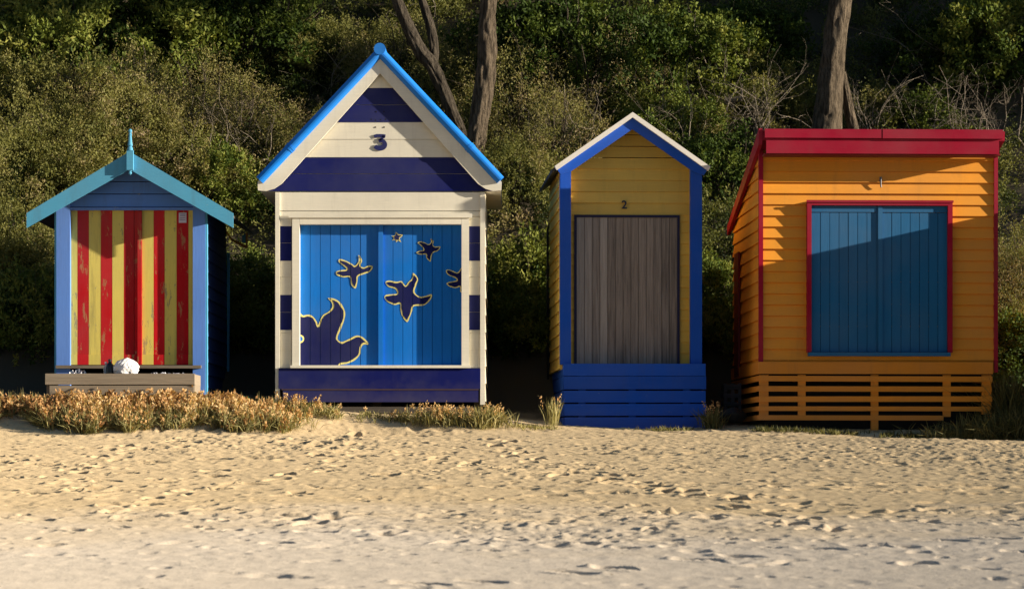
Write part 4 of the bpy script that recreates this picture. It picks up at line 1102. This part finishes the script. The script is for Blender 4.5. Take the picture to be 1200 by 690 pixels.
for a in [
 (155, 120, 1.0, 'thin bare upright twigs above the turquoise finial', 8), (205, 125, 1.1, 'arching bare twigs right of the turquoise finial', 9),
 (262, 195, 1.2, 'pale bare twigs between the striped hut and the tall roof', 12), (300, 190, 1.2, 'pale bare twigs against the left slope of the tall roof', 12),
 (410, 95, .9, 'bare broken twigs left of the tall gable peak', 8), (500, 60, 1.1, 'long pale twigs behind the forked trunk', 7),
 (665, 165, 1.0, 'grey bare twigs left of the yellow hut peak', 12), (620, 150, .9, 'bare brown twigs right of the straight trunk', 9),
 (800, 165, 1.2, 'tangled bare branches right of the yellow hut peak', 12), (840, 140, 1.0, 'bare branches above the gap between yellow and orange huts', 10),
 (890, 150, 1.5, 'tall pale bare bush left of the thick trunk', 18), (925, 105, .8, 'short pale twigs close to the left of the thick trunk', 7),
 (1030, 160, 1.3, 'fan of pale bare twigs right of the thick trunk', 15), (1065, 155, 1.1, 'bare pale twigs over the middle of the crimson roof', 12),
 (1120, 160, 1.2, 'pale bare bush over the right of the crimson roof', 14), (1165, 155, 1.0, 'bare pale twigs above the right roof corner', 12),
 (1090, 80, 1.5, 'dead branches in the dark hollow at the upper right', 8), (845, 95, 1.1, 'thin dead twigs high above the yellow hut right slope', 9)]:
    bare(*a)
# the dead limb lying across the scrub
mb = MB(); yl = 42.0
pts = [(PX(818, yl), yl + .2, PZ(124, yl)), (PX(832, yl), yl, PZ(122, yl)), (PX(850, yl), yl - .1, PZ(119.5, yl)), (PX(868, yl), yl - .15, PZ(117, yl)), (PX(869, yl), yl - .1, PZ(100, yl))]
mb.tube(pts[:4], [.03, .045, .05, .045], 8); mb.tube([pts[3], pts[4]], [.025, .01], 6)
o = build('dead_branch', mb, M['twig'], None, pts[1]); tag(o, 'pale dead limb lying level across the dark scrub right of the yellow roof', 'branch')

# ------------------------------------------------------------------ trees
def tree(label, limbs, base_y, crown_c, crown_r, seed, mat='bark', n=260, group='trees on the bank'):
    """limbs: list of [(px, py, radius_px), ...] polylines at depth base_y"""
    rng = np.random.default_rng(seed)
    p0 = limbs[0][0]; x0, z0 = PX(p0[0], base_y), PZ(p0[1], base_y)
    root = empty('tree', (x0, base_y, z0), label, 'tree', group)
    for i, lb in enumerate(limbs):
        ctrl = [(PX(a, base_y), PZ(b, base_y), r * base_y / F) for a, b, r in lb]
        sp = spline(ctrl, False, 6); mb = MB()
        sp = spline([(a_, b_, r_) for a_, b_, r_ in sp], False, 9); nr = 44
        mb.tube([(s[0], base_y + .25 * i, s[1]) for s in sp], [max(.01, s[2]) for s in sp], nr, .5, cap=False)
        VV = np.array(mb.v); ring = np.repeat(np.arange(len(sp)), nr); ang = np.tile(np.arange(nr), len(sp)) / nr
        cen = np.array([(s[0], base_y + .25 * i, s[1]) for s in sp])[ring]; zz = cen[:, 2]
        ridge = np.abs(vnoise(ang * 13 % 13, zz * 3.2 + 40, seed)) * 2; kn = vnoise(ang * 3, zz * 1.6 + 20, seed + 9)
        ridge2 = vnoise(ang * 22, zz * 9 + 60, seed + 3)
        k_ = 1 + .20 * (ridge - .4) + .16 * kn + .10 * ridge2
        mb.v = [tuple(v) for v in cen + (VV - cen) * k_[:, None]]
        build('trunk' if i == 0 else 'limb', mb, M[mat], root, smooth=True)
    Vs, Ts = [], []
    for k in range(9):
        c = np.array(crown_c) + rng.normal(0, .55, 3) * np.array(crown_r)
        P, D, kk = dome(rng, n, crown_r[0] * .5, crown_r[1] * .5, crown_r[2] * .45)
        flip = rng.random(len(P)) < .35; P[flip, 2] *= -1
        V, t = sprigs(P + c, D, rng, 22, .4, .08, .075, .35, np.full(len(P), .28) + rng.normal(0, .1, len(P)))
        Vs.append(V); Ts.append(t)
    V = np.vstack(Vs) - np.array([x0, base_y, z0]); t = np.concatenate(Ts)
    link('crown', raw_mesh('crown', V, quads(len(V)), t, [M['leaf_glossy']]), root)
    return root
yt = 40.3
tree('forked grey tree with two limbs rising behind the right slope of the tall gable',
     [[(560, 240, 7.38), (545, 170, 6.97), (531, 135, 6.97), (517, 100, 7.38), (505, 75, 8.20), (494, 62, 8.20), (482, 40, 7.38), (471, 15, 6.56), (462, -10, 6.15), (450, -60, 4.92)],
      [(506, 78, 5.74), (508, 55, 5.74), (504, 30, 5.33), (498, 10, 4.92), (492, -12, 4.51), (486, -60, 4.10)]], yt, (-1.6, yt + 1.5, 8.8), (1.8, 1.4, 1.2), 3, 'bark_dark')
tree('straight grey trunk standing right of the tall blue roof peak',
     [[(540, 260, 12), (556, 178, 11), (562, 140, 11), (568, 100, 12), (571, 60, 11.5), (571, 30, 10.5), (573, 0, 10), (576, -30, 9.5), (580, -80, 8)]], 39.8, (-.2, 41.5, 9.2), (1.8, 1.4, 1.2), 4)
yt3 = 40.5
tree('thick rough barked trunk behind the crimson roof edge',
     [[(962, 260, 20), (966, 175, 17), (969, 145, 16.5), (972, 110, 16), (975, 75, 15), (979, 40, 13.5), (985, 5, 13), (989, -30, 12.5), (996, -90, 11)],
      [(1006, 185, 7), (1002, 150, 6.5), (997, 125, 6), (993, 100, 5), (990, 82, 3.5)]], yt3, (4.9, yt3 + 1, 9.4), (2.2, 1.6, 1.2), 5)
# unseen evergreens added out to the right to shade the upper bank
for i, (x, y, zc, r) in enumerate(((9.6, 42.6, 6.6, (1.9, 1.3, 2.0)), (12.4, 43.0, 8.0, (2.2, 1.5, 2.2)))):
    yy = y; a = CX + x * F / yy
    tree(('unseen dense evergreen added right of the orange hut to shade the bank', 'taller unseen evergreen added furthest right to shade the bank')[i],
         [[(a, HZ - (G(x, y) - .2) * F / yy, 16), (a + 8, HZ - (zc - 1) * F / yy, 12), (a + 3, HZ - (zc + 1) * F / yy, 7)]], yy, (x, y, zc), r, 50 + i, 'bark_dark', 420)

# ------------------------------------------------------------------ dune grass
def blades(C, rng, per, h, lean, w, tint, tv=.12, seg=2):
    n = len(C); Hh = h * rng.uniform(.55, 1.2, (n, per)); a = rng.random((n, per)) * 6.283; le = lean * rng.random((n, per))
    dirx = np.stack([np.cos(a) * le, np.sin(a) * le * .7, np.ones_like(a)], -1); dirx = unit(dirx)
    side = unit(np.cross(dirx, rng.normal(0, 1, (n, per, 3))))
    B = C[:, None, :] + np.concatenate([rng.normal(0, .03, (n, per, 2)), np.zeros((n, per, 1))], -1)
    Mi = B + dirx * (Hh * .55)[..., None]; T = B + dirx * Hh[..., None] + np.stack([np.cos(a), np.sin(a) * .7, -.5 * np.ones_like(a)], -1) * (Hh * le * .45)[..., None]
    V = np.stack([B, Mi + side * w * .5, T, Mi - side * w * .5], 2).reshape(-1, 3)
    t = np.clip((tint if np.ndim(tint) == 0 else np.asarray(tint)[:, None]) + rng.normal(0, tv, (n, per)), 0, 1).reshape(-1)
    return V, t
def plant_strip():
    rng = np.random.default_rng(77); xs, ys = [], []
    while len(xs) < 1750:
        px_ = rng.uniform(-30, 372); y = 31.95 + rng.random() * 1.2
        dens = 1 if px_ < 270 else max(.05, (362 - px_) / 92) ** 1.3
        front = 32.32 + .20 * math.sin(px_ * .031 + 1) + .13 * math.sin(px_ * .11) + .10 * math.sin(px_ * .27 + 2) + (.30 if px_ < 40 else 0) + (.25 if px_ > 300 else 0)
        if (y < front and rng.random() > .13 * max(0, 1 - (front - y) * 2.5)) or rng.random() > dens: continue
        if math.sin(px_ * .16 + y * 5) + math.sin(px_ * .053 - y * 3) < -1.1 and rng.random() > .3: continue
        xs.append((px_ - CX) * y / F); ys.append(y)
    x = np.array(xs); y = np.array(ys); z = ground(x, y) - .02; C = np.stack([x, y, z], 1)
    px_ = CX + x * F / y
    hs = np.interp(px_, [-30, 100, 230, 300, 372], [.23, .30, .28, .20, .10]) * (.62 + .7 * (vnoise(x * 2.2, y * 2, 6) + .5)) * rng.uniform(.7, 1.25, len(x)) * (.40 + .60 * sstep(32.0, 32.8, y))
    Vs, Ts, Ms = [], [], []
    V, t = blades(C, rng, 8, .17, .95, .012, .55, .22); Vs.append(V); Ts.append(t); Ms.append(np.zeros(len(t)))
    front = C[:, 1] < 32.6; V, t = blades(C[front] - np.array([0, .05, 0]), rng, 7, .22, 1.2, .012, .42, .22); Vs.append(V); Ts.append(t); Ms.append(np.zeros(len(t)))
    # rust coloured heads: small papery leaves up the stalk
    n = len(C); tilt = unit(np.stack([rng.normal(0, .22, n), rng.normal(0, .22, n), np.ones(n)], 1))
    keep = rng.random(n) < .95
    P0 = C + tilt * (hs * .30)[:, None]; nn = vnoise(x * 1.5, y * 1.5, 7)
    V, t = sprigs(P0[keep], tilt[keep], rng, 16, .145, .024, .040, .62, np.clip(.42 + nn[keep] * .7 + rng.normal(0, .14, keep.sum()), 0, 1), .12, .9)
    Vs.append(V); Ts.append(t); Ms.append(np.ones(len(t)))
    V, t = blades(C, rng, 1, .27, .35, .008, .75, .1); Vs.append(V); Ts.append(t); Ms.append(np.zeros(len(t)))
    V = np.vstack(Vs); o = link('dune_plants', raw_mesh('dune_plants', V, quads(len(V)), np.concatenate(Ts), [M['grass'], M['seed']], np.concatenate(Ms)))
    tag(o, 'rust tipped dry dune plants growing in a strip before the striped hut', 'dune plants', kind='stuff')
plant_strip()
def tuft(px_, y, w, n, h, label, tint=.5, seed=0, head=0., lean=.8):
    rng = np.random.default_rng(seed + int(px_)); x0 = PX(px_, y)
    x = x0 + rng.normal(0, w * .5, n); yy = y + rng.normal(0, .10, n); C = np.stack([x, yy, ground(x, yy) - .02], 1)
    V, t = blades(C, rng, 9, h, lean, .011, tint, .2); mi = np.zeros(len(t))
    if head > 0:
        k = rng.random(n) < head; D = unit(np.stack([rng.normal(0, .25, k.sum()), rng.normal(0, .25, k.sum()), np.ones(k.sum())], 1))
        V2, t2 = sprigs(C[k] + D * h * .6, D, rng, 16, h * .55, .012, .03, .5, np.full(k.sum(), .6), .15, .9)
        V = np.vstack([V, V2]); t = np.concatenate([t, t2]); mi = np.concatenate([mi, np.ones(len(t2))])
    og = np.array([x0, y, G(x0, y)])
    o = link('grass_tuft', raw_mesh('grass_tuft', V - og, quads(len(V)), t, [M['grass'], M['seed']], mi)); o.location = og
    tag(o, label, 'grass tuft', 'grass tufts along the foot of the huts')
tuft(350, 33.45, .35, 60, .18, 'dry tuft at the left foot of the starfish hut', .55, 1, .4)
tuft(378, 33.5, .30, 40, .14, 'grass tuft under the left of the navy step', .5, 2, .3)
tuft(432, 33.62, .25, 20, .09, 'sparse short tuft below the middle of the navy step', .5, 3, .2)
tuft(470, 33.62, .2, 22, .10, 'small tuft right of the middle of the navy step', .5, 4, .2)
tuft(522, 33.45, .34, 75, .21, 'bushy reddish tuft under the right of the navy step', .5, 5, .5)
tuft(570, 33.42, .22, 70, .25, 'yellow green tuft at the right corner of the starfish hut', .62, 6, .1)
tuft(649, 33.72, .07, 8, .36, 'slender seeding grass at the left foot of the royal blue skirt', .7, 7, .5, .35)
tuft(625, 33.55, .3, 60, .06, 'low grass patch left of the royal blue skirt', .6, 8)
tuft(785, 33.6, .22, 30, .10, 'low shaded tuft before the right of the royal blue skirt', .25, 9)  # low tints from here on paint shade into the blades
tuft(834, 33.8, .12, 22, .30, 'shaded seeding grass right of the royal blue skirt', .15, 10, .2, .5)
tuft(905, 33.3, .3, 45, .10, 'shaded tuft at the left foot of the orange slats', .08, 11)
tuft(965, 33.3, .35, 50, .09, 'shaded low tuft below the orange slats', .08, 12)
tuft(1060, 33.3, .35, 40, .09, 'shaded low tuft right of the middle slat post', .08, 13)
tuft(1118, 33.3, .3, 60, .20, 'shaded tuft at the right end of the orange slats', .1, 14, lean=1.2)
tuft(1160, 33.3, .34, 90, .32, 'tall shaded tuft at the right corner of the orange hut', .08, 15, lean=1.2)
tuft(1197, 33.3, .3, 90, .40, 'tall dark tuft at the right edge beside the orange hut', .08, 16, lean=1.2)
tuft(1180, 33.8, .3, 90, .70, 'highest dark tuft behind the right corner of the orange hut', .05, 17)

# ------------------------------------------------------------------ light, sky, camera
AZ, EL = math.radians(11.5), math.radians(12.4)
S = Vector((math.cos(AZ) * math.cos(EL), -math.sin(AZ) * math.cos(EL), math.sin(EL)))     # towards the sun
ld = bpy.data.lights.new('sun', 'SUN'); ld.energy = 11.0; ld.angle = math.radians(.5); ld.color = (1.0, .89, .72)
lo = bpy.data.objects.new('sun', ld); COL.objects.link(lo); lo.rotation_euler = (-S).to_track_quat('-Z', 'Y').to_euler()
w = bpy.data.worlds.new('World'); scene.world = w; w.use_nodes = True
nt = w.node_tree; nt.nodes.clear()
sky = nt.nodes.new('ShaderNodeTexSky'); sky.sky_type = 'NISHITA'; sky.sun_disc = False
sky.sun_elevation = EL; sky.sun_rotation = math.atan2(S.x, S.y); sky.air_density = 1.0; sky.dust_density = .6; sky.ozone_density = 3.5
bg = nt.nodes.new('ShaderNodeBackground'); bg.inputs[1].default_value = .096
ow = nt.nodes.new('ShaderNodeOutputWorld'); nt.links.new(sky.outputs[0], bg.inputs[0]); nt.links.new(bg.outputs[0], ow.inputs[0])

cam = bpy.data.cameras.new('camera'); co = bpy.data.objects.new('camera', cam); COL.objects.link(co)
co.location = (0, 0, 0); co.rotation_euler = (math.pi / 2, 0, 0)
cam.sensor_width = 36; cam.lens = 36 * F / 1200; cam.shift_y = (HZ - 345) / 1200; cam.clip_start = .5; cam.clip_end = 2000
cam.dof.use_dof = True; cam.dof.focus_distance = 34.0; cam.dof.aperture_fstop = 4.5
scene.camera = co
scene.render.engine = 'CYCLES'
scene.view_settings.view_transform = 'Standard'; scene.view_settings.look = 'None'; scene.view_settings.exposure = 0; scene.view_settings.gamma = 1
scene.cycles.max_bounces = 6; scene.cycles.transparent_max_bounces = 4; scene.cycles.use_denoising = True
scene.render.resolution_x = 1024; scene.render.resolution_y = 588
